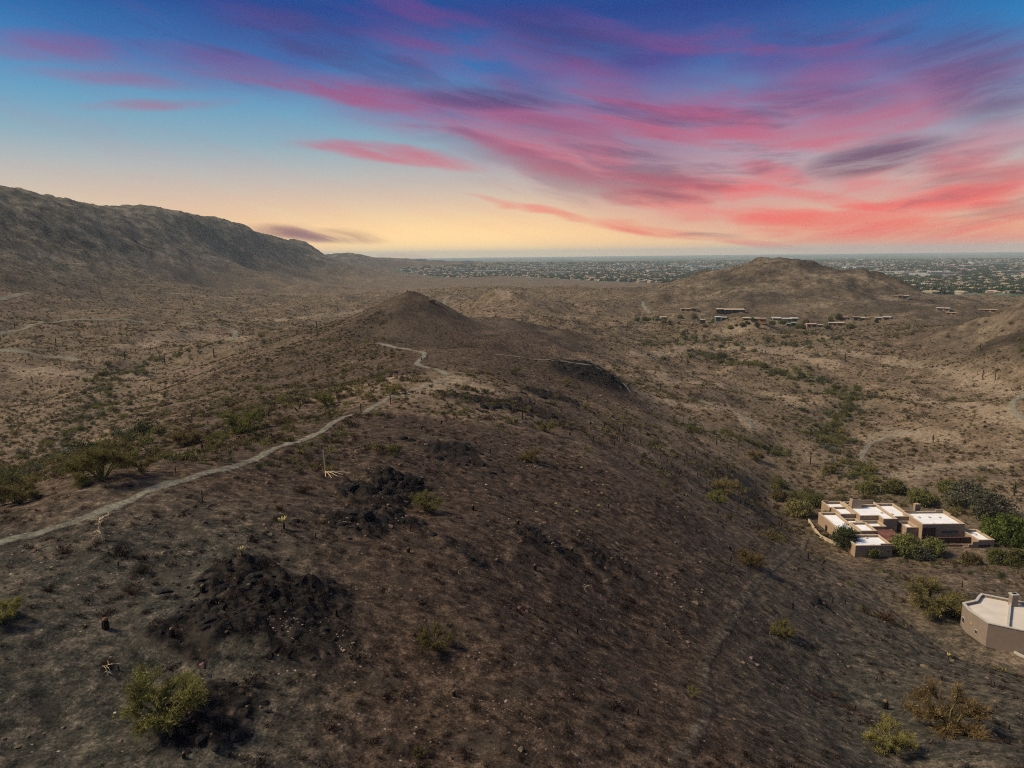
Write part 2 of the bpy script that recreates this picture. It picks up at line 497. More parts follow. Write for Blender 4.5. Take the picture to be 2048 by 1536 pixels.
def heights(x, y):
    z = base_height(x, y)
    r = np.hypot(x, y); a = np.degrees(np.arctan2(x, y))
    mount = sstep(z, -70, 40) * sstep(r, 900, 1300) * sstep(-a, -6, 4)
    hillr = sstep(z, -75, -40) * sstep(r, 600, 850) * sstep(a, 6, 10) + sstep(z, -68, -45) * sstep(r, 380, 480) * sstep(a, 26, 29)
    hillr = np.clip(hillr, 0, 1)
    plain = sstep(-z, 84, 95) * sstep(r, 1300, 2000)
    mid = sstep(r, 130, 320) * (1 - plain)
    pk = (1 - sstep(np.hypot(x + 62, y - 436), 40, 110))
    z = z + mount * ((ridged(x, y, 300, 6, 3, .64) - .55) * 17 - 6 + fbm(x, y, 60, 5, 9, .65) * 4)
    z = z + hillr * ((ridged(x, y, 120, 5, 21, .62) - .35) * 9.0 + fbm(x, y, 30, 4, 25, .6) * 1.8)
    z = z + mid * (1 - mount) * (1 - .75 * pk) * (relief(x, y) * 6.0 + (ridged(x, y, 60, 3, 35) - .2) * 3.6) * sstep(r, 170, 420)
    dp = np.hypot(x + 60.5, y - 436)
    z = z + 4.5 * np.clip(1 - dp / 42, 0, 1) ** 1.25
    near = 1 - plain
    z = z + near * (fbm(x, y, 20, 2, 41) * 0.45 + fbm(x, y, 7, 3, 45) * 0.22 + fbm(x, y, 2.0, 3, 49) * 0.09)
    o = outcrop_mask(x, y)
    blk = np.abs(fbm(x, y, 2.6, 3, 81, .6)) + .6 * np.floor((ridged(x, y, 4.5, 3, 85) + 1) * 2.5) / 2.5 - .5
    z = z + o * (0.15 + blk * .85) * np.clip(r / 60, .8, 1.3)
    z = pad(z, x, y, PAD1, 20.0)
    z = pad(z, x, y, PAD2, 5.0)
    return z


GZ = heights(GX, GY)
Zg = GZ.reshape(NR_, NA)
TAN = np.maximum.accumulate(Zg / rs[:, None], axis=0)


def _idx(x, y):
    a = np.arctan2(x, y); l = np.log(np.maximum(np.hypot(x, y), rs[0]))
    i = np.clip(np.searchsorted(azs, a) - 1, 0, NA - 2); j = np.clip(np.searchsorted(lrs, l) - 1, 0, NR_ - 2)
    return i, j, np.clip((a - azs[i]) / (azs[i + 1] - azs[i]), 0, 1), np.clip((l - lrs[j]) / (lrs[j + 1] - lrs[j]), 0, 1)


def ground(x, y):
    """height of the built ground above the datum (camera = CZ)"""
    x = np.atleast_1d(np.asarray(x, float)); y = np.atleast_1d(np.asarray(y, float))
    i, j, u, v = _idx(x, y)
    z = (Zg[j, i] * (1 - u) + Zg[j, i + 1] * u) * (1 - v) + (Zg[j + 1, i] * (1 - u) + Zg[j + 1, i + 1] * u) * v
    return z + CZ


def gz(x, y):
    return float(ground(x, y)[0])


def seen(x, y, h=0.6):
    """can the ground (or something h tall on it) be seen from the lookout?"""
    i, j, u, v = _idx(x, y)
    r = np.hypot(x, y)
    return (ground(x, y) - CZ + h) / r >= TAN[np.maximum(j - 1, 0), i] - 2e-4


def project(x, y, z):
    d = np.stack([x, y, z - CZ])
    cp, sp_ = math.cos(PITCH), math.sin(PITCH)
    fw = d[1] * cp - d[2] * sp_; up = d[1] * sp_ + d[2] * cp
    X, Y = d[0] / fw, up / fw
    c, s = math.cos(-ROLL), math.sin(-ROLL)
    X, Y = X * c - Y * s, X * s + Y * c
    return 1024 + X * F, 768 - Y * F


def hit(px, py):
    """first point of the ground met by the sight line through a pixel"""
    r = ray(px, py); h = math.hypot(r[0], r[1]); t = r[2] / h; a = math.atan2(r[0], r[1])
    i = int(np.clip(np.searchsorted(azs, a) - 1, 0, NA - 2)); u = (a - azs[i]) / (azs[i + 1] - azs[i])
    colz = Zg[:, i] * (1 - u) + Zg[:, i + 1] * u
    k = np.nonzero(colz / rs >= t)[0]
    k = k[k > 5]
    if len(k) == 0:
        return None
    k = k[0]
    f0 = colz[k - 1] - t * rs[k - 1]; f1 = colz[k] - t * rs[k]
    rr = rs[k - 1] + (rs[k] - rs[k - 1]) * (f0 / (f0 - f1)) if f0 < 0 else rs[k]
    x, y = math.sin(a) * rr, math.cos(a) * rr
    return np.array([x, y, gz(x, y)])


# ------------------------------------------------------------------ ground character: where the fire went, rock, washes
BURN = [(0, 1250, 48, .75), (300, 1350, 41, .85), (700, 1300, 41, .95), (1024, 1300, 43, .95), (1300, 1400, 48, .9), (1024, 1536, 31, .95), (300, 1536, 33, .85), (1600, 1536, 44, .8), (2048, 1536, 58, .7), (1700, 1400, 72, .75),
        (2048, 1400, 82, .6), (1800, 1300, 98, .6), (1024, 1100, 64, .95), (700, 1000, 72, .85), (500, 1000, 66, .7), (300, 1050, 60, .7), (100, 1120, 57, .7), (1024, 950, 98, .85), (800, 850, 118, .8), (1300, 1150, 76, .85), (1300, 1000, 108, .75),
        (1500, 1050, 130, .55), (1500, 1200, 84, .7), (1600, 1100, 138, .5), (1200, 900, 142, .55), (1300, 886, 178, .45), (1500, 945, 182, .42), (1100, 812, 180, .6), (1000, 780, 186, .6), (940, 770, 190, .35), (1600, 975, 186, .4),
        (1700, 1130, 160, .55), (1920, 1230, 128, .5), (205, 935, 80, .58), (150, 935, 112, .55), (450, 915, 84, .68), (620, 850, 120, .68), (0, 1000, 95, .5), (300, 850, 160, .58), (450, 830, 190, .62), (600, 740, 300, .7), (800, 760, 215, .7), (700, 700, 330, .72), (500, 760, 300, .58), (380, 800, 260, .5), (680, 780, 220, .68),
        (560, 840, 140, .66), (930, 700, 270, .6), (1000, 740, 260, .75), (1120, 730, 330, .72), (1080, 700, 400, .78), (830, 660, 345, .8), (826, 589, 440, .88), (730, 628, 425, .78), (780, 607, 436, .82), (960, 650, 430, .8), (890, 615, 438, .8), (650, 662, 410, .68), (540, 700, 400, .55), (1044, 690, 380, .78), (1044, 648, 480, .8),
        (1147, 681, 455, .72), (1180, 755, 262, .95), (1220, 790, 245, .9), (1100, 770, 232, .7), (1215, 717, 430, .35), (1290, 792, 272, .12), (1370, 800, 290, .03), (1440, 815, 285, .02), (1350, 760, 350, .08), (1500, 848, 270, .1), (1480, 885, 226, .3),
        (110, 905, 225, .15), (190, 825, 310, .15), (0, 850, 330, .1), (60, 780, 420, .12), (460, 660, 690, .08), (100, 650, 700, .18), (300, 620, 950, .2), (600, 640, 800, .1), (460, 600, 1150, .2), (640, 570, 2100, .12),
        (1650, 895, 270, .15), (1700, 800, 395, .12), (1900, 890, 300, .05), (2000, 960, 250, .05), (2048, 840, 330, .0), (1960, 765, 450, .05), (1640, 697, 560, .12), (1500, 735, 510, .2), (1380, 700, 560, .15), (970, 582, 860, .12), (1150, 640, 760, .15),
        (1490, 650, 690, .4), (1450, 705, 590, .25), (1570, 514, 1150, .62), (1570, 580, 1000, .58), (1400, 600, 1000, .4), (1740, 610, 930, .55), (1500, 560, 1100, .5), (1650, 560, 1080, .6), (2048, 617, 560, .62), (1880, 664, 600, .6), (2000, 690, 500, .55), (870, 770, 188, -.35), (900, 760, 194, -.3), (940, 775, 188, -.1), (800, 797, 150, .1), (1000, 575, 1500, .1), (1200, 575, 1700, .1), (900, 578, 1500, .1), (750, 560, 2600, .12),
        (0, 375, 1600, .5), (300, 432, 2080, .5), (510, 456, 2700, .5), (150, 550, 1200, .35), (0, 540, 1020, .4), (300, 540, 1500, .4), (560, 515, 2550, .55), (2000, 600, 1330, .1)]
_bp, _bv = [], []
for px, py, d, b in BURN:
    q = survey(px, py, d); _bp.append((math.atan2(q[0], q[1]), math.log(d))); _bv.append(b)
for line, b in [([(1304, 795), (1340, 803), (1374, 811), (1420, 816), (1464, 822), (1502, 846)], -.3), ([(1344, 760), (1384, 764), (1424, 769), (1475, 780), (1524, 791), (1590, 808)], -.25), ([(1330, 782), (1400, 797), (1474, 806), (1530, 826)], .36),
                ([(1274, 706), (1350, 703), (1424, 700), (1540, 697), (1624, 695), (1724, 710)], -.2), ([(1824, 730), (1900, 745), (1960, 762), (2024, 782)], -.3), ([(1374, 735), (1474, 742), (1574, 765)], .3),
                ([(2010, 800), (2040, 815), (1990, 850)], -.25), ([(1740, 890), (1790, 872), (1850, 862)], -.2), ([(1300, 840), (1400, 850)], .3), ([(300, 668), (400, 668), (480, 672)], -.2), ([(60, 735), (150, 745), (300, 745)], -.15),
                ([(930, 596), (970, 584), (1010, 592)], -.2), ([(1900, 690), (1850, 700)], .55)]:
    for px, py in line:
        q = hit(px, py)
        if q is not None:
            _bp.append((math.atan2(q[0], q[1]), math.log(math.hypot(q[0], q[1])))); _bv.append(b)
_bp = np.array(_bp); _bv = np.array(_bv)


def burn_at(x, y):
    q = np.stack([np.arctan2(x, y), np.log(np.maximum(np.hypot(x, y), 4))], 1)
    out = np.empty(len(q))
    for i in range(0, len(q), 40000):
        s = q[i:i + 40000]
        D = (s[:, None, 0] - _bp[None, :, 0]) ** 2 + (s[:, None, 1] - _bp[None, :, 1]) ** 2
        w = 1 / (D + 1e-3) ** 2
        out[i:i + 40000] = (w @ _bv) / w.sum(1)
    return out


WASHES = [[(2048, 1060), (1980, 1035), (1900, 1008), (1820, 990), (1730, 955), (1680, 925), (1650, 895), (1660, 860), (1690, 830), (1705, 800), (1660, 775), (1600, 758), (1540, 742), (1480, 728), (1420, 712), (1380, 702)],
          [(0, 985), (60, 940), (110, 903), (150, 860), (190, 822), (205, 780), (230, 747), (300, 722), (380, 700), (430, 688)],
          [(1290, 690), (1380, 672), (1480, 690), (1560, 690), (1640, 682), (1720, 676)],
          [(1580, 905), (1500, 885), (1420, 862), (1350, 845)],
          [(1690, 1000), (1640, 1000), (1600, 985), (1550, 985)]]
WASH = []
for wl_ in WASHES:
    P = [hit(*p) for p in wl_]
    WASH.append(np.array([p[:2] for p in P if p is not None]))


def dist_line(x, y, L):
    d = np.full(x.shape, 1e9)
    for a, b in zip(L[:-1], L[1:]):
        ab = b - a; t = np.clip(((x - a[0]) * ab[0] + (y - a[1]) * ab[1]) / max(ab @ ab, 1e-6), 0, 1)
        d = np.minimum(d, np.hypot(x - a[0] - t * ab[0], y - a[1] - t * ab[1]))
    return d


def wash_at(x, y):
    m = np.zeros(x.shape)
    r = np.hypot(x, y)
    w = 5 + r * 0.012
    k = (r < 1500)
    for L in WASH:
        d = dist_line(x[k], y[k], L)
        m[k] = np.maximum(m[k], np.exp(-(d / w[k]) ** 2))
    return m


CREST_PX = [[(1290, 790), (1304, 795), (1340, 803), (1374, 811), (1420, 816), (1464, 822), (1490, 835), (1502, 848)], [(1330, 757), (1384, 764), (1424, 769), (1475, 780), (1524, 791), (1600, 812)], [(1274, 706), (1350, 703), (1424, 700), (1540, 697), (1624, 695), (1724, 710)],
            [(1780, 722), (1824, 730), (1900, 745), (1960, 762), (2060, 792)], [(1850, 800), (1930, 812), (2010, 835), (2060, 850)], [(1730, 880), (1800, 868), (1900, 872)], [(820, 790), (860, 774), (890, 762), (900, 757), (930, 766), (985, 782)],
            [(930, 596), (970, 584), (1010, 592)], [(250, 690), (330, 676), (420, 672), (480, 676)], [(40, 740), (150, 748), (280, 752)], [(1460, 690), (1560, 706), (1660, 730)], [(560, 640), (640, 632), (720, 622)], [(1560, 640), (1500, 652), (1440, 665)], [(1780, 960), (1880, 930), (1990, 930)]]
CREST = []
for l_ in CREST_PX:
    P = [hit(*p) for p in l_]
    P = np.array([p[:2] for p in P if p is not None])
    if len(P) > 1: CREST.append(P)


def crest_at(x, y):
    m = np.zeros(x.shape); r = np.hypot(x, y); w = 2.5 + r * .012; k = (r < 1200) & (r > 120)
    for L in CREST:
        m[k] = np.maximum(m[k], np.exp(-(dist_line(x[k], y[k], L) / w[k]) ** 2))
    return m


def ground_attrs(x, y, z):
    r = np.hypot(x, y); a = np.degrees(np.arctan2(x, y))
    A = {}
    A['burn'] = burn_at(x, y)
    A['burn'] = A['burn'] - .3 * np.clip(relief(x, y) + .4 * (ridged(x, y, 60, 3, 35) - .2), -.8, .8) * sstep(r, 220, 420)
    A['pale'] = crest_at(x, y)
    A['rock'] = outcrop_mask(x, y)
    A['wash'] = wash_at(x, y)
    edge = np.interp(a, [-16, -9, -1, 11, 20, 30, 36, 60], [5200, 4300, 3350, 2400, 2000, 1550, 1420, 1400]) * (1 + .04 * fbm(a * 30, r * 0, 40, 3, 5))
    lo = sstep(-(relief(x, y) + .5 * (ridged(x, y, 60, 3, 35) - .2)), .08, .55) * sstep(r, 220, 420)
    A['wash'] = np.maximum(A['wash'], lo * .75)
    A['city'] = sstep(r, edge * .985, edge * 1.015) * sstep(-(z - CZ), 66, 74)
    A['mount'] = sstep(z - CZ, -72, 10) * sstep(r, 900, 1200) * sstep(-a, -6, 4)
    A['hill'] = np.clip(sstep(z - CZ, -74, -56) * sstep(r, 620, 800) * sstep(a, 7, 12) + sstep(z - CZ, -70, -56) * sstep(r, 380, 480) * sstep(a, 26, 30) + .6 * (1 - sstep(np.hypot(x + 62, y - 436), 45, 110)), 0, 1)
    A['far'] = sstep(r, 420, 1000)
    A['green'] = np.clip(sstep(r, 30, 60) * (1 - sstep(r, 130, 190)) * sstep(a, 12, 30) + (1 - sstep(r, 55, 75)) * sstep(-a, 10, 26), 0, 1)
    return A


def city_edge(a):
    return np.interp(a, [-16, -9, -1, 11, 20, 30, 36, 60], [5200, 4300, 3350, 2400, 2000, 1550, 1420, 1400])


def mat(name):
    m = bpy.data.materials.new(name); m.use_nodes = True
    m.node_tree.nodes.clear()
    return m, NT(m.node_tree)


def finish(m, g, color, rough=0.9, bump=None, bstr=0.5, bdist=0.1, spec=0.2, metal=0.0, translucent=None):
    b = g.new('ShaderNodeBsdfPrincipled')
    g.put(b.inputs['Base Color'], color); g.put(b.inputs['Roughness'], rough)
    b.inputs['Specular IOR Level'].default_value = spec; b.inputs['Metallic'].default_value = metal
    if bump is not None:
        bn = g.new('ShaderNodeBump'); g.put(bn.inputs['Height'], bump)
        bn.inputs['Strength'].default_value = bstr; bn.inputs['Distance'].default_value = bdist
        g.l.new(bn.outputs[0], b.inputs['Normal'])
    o = g.new('ShaderNodeOutputMaterial')
    sh = b.outputs[0]
    if translucent:
        t = g.new('ShaderNodeBsdfTranslucent'); g.put(t.inputs[0], color)
        mx = g.new('ShaderNodeMixShader'); mx.inputs[0].default_value = translucent
        g.l.new(sh, mx.inputs[1]); g.l.new(t.outputs[0], mx.inputs[2]); sh = mx.outputs[0]
    g.l.new(sh, o.inputs[0])
    m.displacement_method = 'BUMP'
    return m


def ground_material():
    m, g = mat('desert_ground')
    pos = g.new('ShaderNodeNewGeometry').outputs['Position']
    nb = g.noise(pos, 0.018, 5, .55); nm_ = g.noise(pos, 0.11, 6, .6); nf = g.noise(pos, 0.9, 6, .65); ng = g.noise(pos, 6.0, 4, .7)
    mixn = g.math('ADD', g.math('MULTIPLY', nm_, .5), g.math('MULTIPLY', nf, .5))
    soil = g.ramp(mixn, [(.36, (.066, .048, .031)), (.46, (.146, .107, .070)), (.55, (.226, .170, .114)), (.66, (.35, .275, .195))])
    soil = g.mix(g.maprange(nb, .38, .66, 0, .55), soil, g.ramp(nf, [(.36, (.092, .074, .042)), (.62, (.19, .152, .094))]))
    burnt = g.ramp(g.math('ADD', g.math('MULTIPLY', nf, .6), g.math('MULTIPLY', ng, .4)), [(.37, (.011, .0085, .0065)), (.46, (.041, .029, .020)), (.54, (.082, .058, .040)), (.65, (.19, .14, .094))])
    burnt_g = g.ramp(g.math('ADD', g.math('MULTIPLY', nf, .55), g.math('MULTIPLY', ng, .45)), [(.37, (.012, .015, .0125)), (.46, (.036, .042, .035)), (.54, (.070, .074, .058)), (.66, (.17, .155, .12))])
    burnt = g.mix(g.math('MULTIPLY', g.attr('green'), .72), burnt, burnt_g)
    bf = g.math('ADD', g.attr('burn'), g.math('MULTIPLY', g.math('SUBTRACT', mixn, .5), -1.3))
    bf = g.maprange(bf, .02, .82)
    c = g.mix(bf, soil, burnt)
    # bare wind-swept crests
    c = g.mix(g.math('MULTIPLY', g.maprange(g.math('ADD', g.attr('pale'), g.math('MULTIPLY', g.math('SUBTRACT', mixn, .5), 1.6)), .15, .9), .75), c, g.ramp(nf, [(.36, (.20, .155, .105)), (.62, (.36, .29, .205))]))
    # washes: grey-brown gravel with litter
    c = g.mix(g.math('MULTIPLY', g.attr('wash'), .7), c, g.ramp(nf, [(.3, (.075, .062, .042)), (.7, (.18, .15, .105))]))
    # small stones
    vo = g.new('ShaderNodeTexVoronoi'); g.put(vo.inputs['Vector'], pos); vo.inputs['Scale'].default_value = 2.6
    stone = g.math('MULTIPLY', g.math('LESS_THAN', vo.outputs['Distance'], .20), g.math('GREATER_THAN', g.noise(pos, .35, 3), .52))
    sc = g.new('ShaderNodeSeparateColor'); g.put(sc.inputs[0], vo.outputs['Color'])
    stc = g.ramp(sc.outputs[0], [(0, (.03, .026, .024)), (.55, (.09, .07, .055)), (.85, (.22, .17, .12)), (1, (.42, .37, .30))])
    c = g.mix(g.math('MULTIPLY', stone, .85), c, stc)
    # bare rock
    rk = g.ramp(g.noise(pos, 1.4, 7, .7, .4), [(.38, (.004, .004, .0045)), (.49, (.010, .009, .0085)), (.58, (.026, .021, .017)), (.70, (.10, .075, .058))])
    c = g.mix(g.maprange(g.math('ADD', g.attr('rock'), g.math('MULTIPLY', g.math('SUBTRACT', nf, .5), .7)), .2, .6), c, rk)
    # mountain flanks: weathered dark rock over tan debris
    mr = g.noise(g.mapping(pos, scale=(1, 1, 1.6)), .016, 9, .68, .5)
    mr2 = g.noise(pos, .09, 5, .65)
    mm = g.math('ADD', g.math('MULTIPLY', mr, .65), g.math('MULTIPLY', mr2, .35))
    mc = g.ramp(mm, [(.41, (.024, .024, .020)), (.475, (.075, .070, .053)), (.53, (.150, .134, .096)), (.61, (.26, .225, .16))])
    hc = g.ramp(mm, [(.40, (.026, .021, .016)), (.475, (.080, .062, .043)), (.53, (.150, .117, .080)), (.62, (.27, .22, .15))])
    c = g.mix(g.math('MULTIPLY', g.attr('hill'), .85), c, hc)
    c = g.mix(g.attr('mount'), c, mc)
    # scrub too far away to tell apart
    v2 = g.new('ShaderNodeTexVoronoi'); g.put(v2.inputs['Vector'], pos); v2.inputs['Scale'].default_value = .21
    s2 = g.new('ShaderNodeSeparateColor'); g.put(s2.inputs[0], v2.outputs['Color'])
    dot = g.math('MULTIPLY', g.maprange(v2.outputs['Distance'], .50, .25), g.math('GREATER_THAN', g.math('ADD', s2.outputs[0], g.math('MULTIPLY', g.math('SUBTRACT', nb, .5), 1.4)), .30))
    scr = g.ramp(s2.outputs[1], [(0, (.045, .048, .026)), (.5, (.075, .066, .036)), (1, (.085, .062, .04))])
    c = g.mix(g.math('MULTIPLY', g.math('MULTIPLY', dot, g.attr('far')), .8), c, scr)
    v3 = g.noise(pos, .035, 6, .7)
    c = g.mix(g.math('MULTIPLY', g.math('MULTIPLY', g.maprange(v3, .5, .68), g.attr('far')), .55), c, (.085, .078, .045, 1))
    # trodden dust of the trails
    tr = g.ramp(g.math('ADD', g.math('MULTIPLY', nf, .5), g.math('MULTIPLY', ng, .5)), [(.35, (.13, .138, .108)), (.65, (.28, .272, .208))])
    tf = g.math('MULTIPLY', g.maprange(g.math('ADD', g.attr('trail'), g.math('MULTIPLY', g.math('SUBTRACT', nf, .5), 1.1)), .25, .95), .9)
    c = g.mix(tf, c, tr)
    # grit: fine dark and light grains over everything near
    gr1 = g.ramp(g.noise(pos, 2.3, 3, .7), [(.36, (.50, .50, .50)), (.5, (.95, .95, .95)), (.64, (1.55, 1.5, 1.45))])
    gr2 = g.ramp(g.noise(pos, 7.0, 2, .7), [(.34, (.55, .55, .55)), (.5, (.95, .95, .95)), (.66, (1.6, 1.55, 1.5))])
    c = g.mix(.7, c, gr1, 'MULTIPLY'); c = g.mix(.6, c, gr2, 'MULTIPLY')
    # city floor: gardens, roofs, streets
    cn = g.noise(pos, .012, 8, .75)
    cc = g.ramp(cn, [(.36, (.045, .070, .042)), (.50, (.080, .105, .066)), (.58, (.16, .16, .115)), (.70, (.30, .27, .21))])
    cb = g.noise(g.mapping(pos, scale=(1, .25, 1)), .0009, 4, .6)
    cc = g.mix(g.maprange(cb, .52, .62, 0, .7), cc, g.ramp(g.noise(pos, .02, 6, .8), [(.4, (.09, .11, .075)), (.6, (.34, .33, .29))]))
    c = g.mix(g.attr('city'), c, cc)
    h = g.math('ADD', g.math('MULTIPLY', nf, .5), g.math('ADD', g.math('MULTIPLY', ng, .12), g.math('MULTIPLY', stone, .12)))
    dk = g.noise(pos, .33, 5, .7)                                   # litter, ash and old shrub mounds
    c = g.mix(g.math('MULTIPLY', g.maprange(dk, .50, .64), g.math('SUBTRACT', .55, g.math('MULTIPLY', g.attr('city'), .55))), c, (.050, .043, .033, 1))
    return finish(m, g, c, .95, h, .9, .4, spec=.1)


M_GROUND = ground_material()


def set_attrs(me, A, extra=None):
    for k, v in list(A.items()) + list((extra or {}).items()):
        at_ = me.attributes.new(k, 'FLOAT', 'POINT')
        at_.data.foreach_set('value', np.asarray(v, np.float32))


jj, ii = np.meshgrid(np.arange(NR_ - 1), np.arange(NA - 1), indexing='ij')
b0 = (jj * NA + ii).ravel()
quads = np.stack([b0, b0 + 1, b0 + NA + 1, b0 + NA], 1)[:, ::-1]
V = np.stack([GX, GY, GZ + CZ], 1)
me = mesh_from('desert_terrain', V, quads, [M_GROUND], smooth=True)
set_attrs(me, ground_attrs(GX, GY, GZ + CZ), {'trail': np.zeros(len(GX))})
tag(obj('desert_terrain', me), kind='structure')

# ------------------------------------------------------------------ trails
TRAILS = [
    ('ridge_trail', .5, [(-70, 1103), (0, 1085), (100, 1060), (200, 1031), (330, 970), (450, 940), (520, 914), (600, 884), (650, 858), (690, 836, 122), (740, 811, 138), (790, 790, 155), (850, 771, 176), (900, 755, 195)]),
    ('saddle_trail', .9, [(893, 752), (888, 745), (872, 738), (840, 732), (833, 727), (842, 718), (852, 709), (838, 703), (800, 697), (772, 690), (755, 686)]),
    ('contour_trail', .4, [(985, 709), (1020, 712), (1060, 717), (1120, 723), (1172, 731), (1210, 741), (1245, 766), (1262, 786)]),
    ('spur_trail', 1.0, [(1400, 800), (1440, 814), (1480, 828), (1500, 848), (1508, 858)]),
    ('valley_trail', 1.8, [(-40, 676), (0, 667), (60, 655), (110, 642), (180, 640), (300, 645), (380, 650), (455, 654), (472, 661), (462, 682)]),
    ('lower_trail', 2.2, [(-40, 702), (0, 703), (60, 708), (140, 712), (158, 722)]),
    ('upper_trail', 3.0, [(-40, 600), (0, 598), (40, 592), (64, 587)]),
    ('flats_trail', 3.0, [(330, 585), (400, 590), (460, 597), (520, 604)]),
    ('hillside_track', 1.0, [(2070, 775), (2045, 790), (2026, 803), (2022, 820), (2040, 838), (2070, 850)]),
    ('ring_track', .8, [(1735, 935), (1722, 912), (1742, 885), (1790, 868), (1840, 862)]),
    ('knoll_track', 2.2, [(868, 604), (890, 598), (912, 592)]),
    ('slope_track', .42, [(1612, 1075), (1575, 1110), (1520, 1155), (1480, 1210), (1450, 1260), (1415, 1310), (1405, 1350), (1420, 1400), (1395, 1470), (1340, 1530)], .42),
    ('far_track', 2.2, [(1286, 604), (1290, 618), (1300, 628)])]


def ribbon(name, half, pix, wear=1.0):
    P = [hit(*p) if len(p) == 2 else survey(*p) for p in pix]
    P = np.array([p[:2] for p in P if p is not None])
    seg = np.concatenate([[0], np.cumsum(np.hypot(*np.diff(P, axis=0).T))])
    n = max(int(seg[-1] / max(.5, np.hypot(*P[0]) * .006)), 12)
    t = np.linspace(0, seg[-1], n)
    x = np.interp(t, seg, P[:, 0]); y = np.interp(t, seg, P[:, 1])
    for _ in range(6):
        x[1:-1] = (x[:-2] + 2 * x[1:-1] + x[2:]) / 4; y[1:-1] = (y[:-2] + 2 * y[1:-1] + y[2:]) / 4
    tx, ty = np.gradient(x), np.gradient(y); L = np.hypot(tx, ty) + 1e-6
    nx, ny = -ty / L, tx / L
    offs = np.array([-2.0, -1.3, -.7, 0, .7, 1.3, 2.0]) * half
    tw = np.array([0, .35, .9, 1, .9, .35, 0]) * wear
    wob = 1 + .35 * perlin(t / 4, t * 0 + 3, 7)
    VX = x[:, None] + nx[:, None] * offs[None] * wob[:, None]; VY = y[:, None] + ny[:, None] * offs[None] * wob[:, None]
    r = np.hypot(VX, VY)
    VZ = ground(VX.ravel(), VY.ravel()).reshape(VX.shape) + np.array([-.05, .03, .05, .04, .05, .03, -.05])[None] * (1 + r / 120)
    k = len(offs)
    a, b = np.meshgrid(np.arange(n - 1), np.arange(k - 1), indexing='ij'); s = (a * k + b).ravel()
    q = np.stack([s, s + 1, s + k + 1, s + k], 1)[:, ::-1]
    me = mesh_from(name, np.stack([VX.ravel(), VY.ravel(), VZ.ravel()], 1), q, [M_GROUND], smooth=True)
    set_attrs(me, ground_attrs(VX.ravel(), VY.ravel(), VZ.ravel()), {'trail': np.tile(tw, n)})
    tag(obj(name, me), kind='structure')
    return np.stack([x, y], 1)


TR = [ribbon(*t) for t in TRAILS]

# ------------------------------------------------------------------ materials of things
def simple(name, c, rough=.85, var=.25, scale=1.5, bump=.0, spec=.2, obj_rand=0.0):
    m, g = mat(name)
    pos = g.new('ShaderNodeTexCoord').outputs['Object']
    n = g.noise(pos, scale, 5, .6)
    lo = tuple(x * (1 - var) for x in c); hi = tuple(min(1, x * (1 + var)) for x in c)
    color = g.ramp(n, [(.3, lo), (.7, hi)])
    if obj_rand:
        rnd = g.new('ShaderNodeObjectInfo').outputs['Random']
        hs = g.new('ShaderNodeHueSaturation')
        g.put(hs.inputs['Hue'], g.maprange(rnd, 0, 1, .5 - obj_rand * .06, .5 + obj_rand * .06, False))
        g.put(hs.inputs['Value'], g.maprange(g.math('FRACT', g.math('MULTIPLY', rnd, 7.31)), 0, 1, 1 - obj_rand * .45, 1 + obj_rand * .45, False))
        g.put(hs.inputs['Saturation'], g.maprange(g.math('FRACT', g.math('MULTIPLY', rnd, 3.77)), 0, 1, 1 - obj_rand * .3, 1 + obj_rand * .15, False))
        g.put(hs.inputs['Color'], color); color = hs.outputs[0]
    return finish(m, g, color, rough, n if bump else None, bump or .5, .05, spec)


def leaf(name, c, rand=.7):
    m, g = mat(name)
    rnd = g.new('ShaderNodeObjectInfo').outputs['Random']
    pos = g.new('ShaderNodeTexCoord').outputs['Object']
    n = g.noise(pos, 2.3, 3, .6)
    color = g.ramp(n, [(.32, tuple(x * .6 for x in c)), (.68, tuple(x * 1.35 for x in c))])
    hs = g.new('ShaderNodeHueSaturation')
    g.put(hs.inputs['Hue'], g.maprange(rnd, 0, 1, .5 - .035 * rand, .5 + .025 * rand, False))
    g.put(hs.inputs['Value'], g.maprange(g.math('FRACT', g.math('MULTIPLY', rnd, 7.31)), 0, 1, 1 - .45 * rand, 1 + .45 * rand, False))
    g.put(hs.inputs['Color'], color)
    return finish(m, g, hs.outputs[0], .8, spec=.1, translucent=.3)


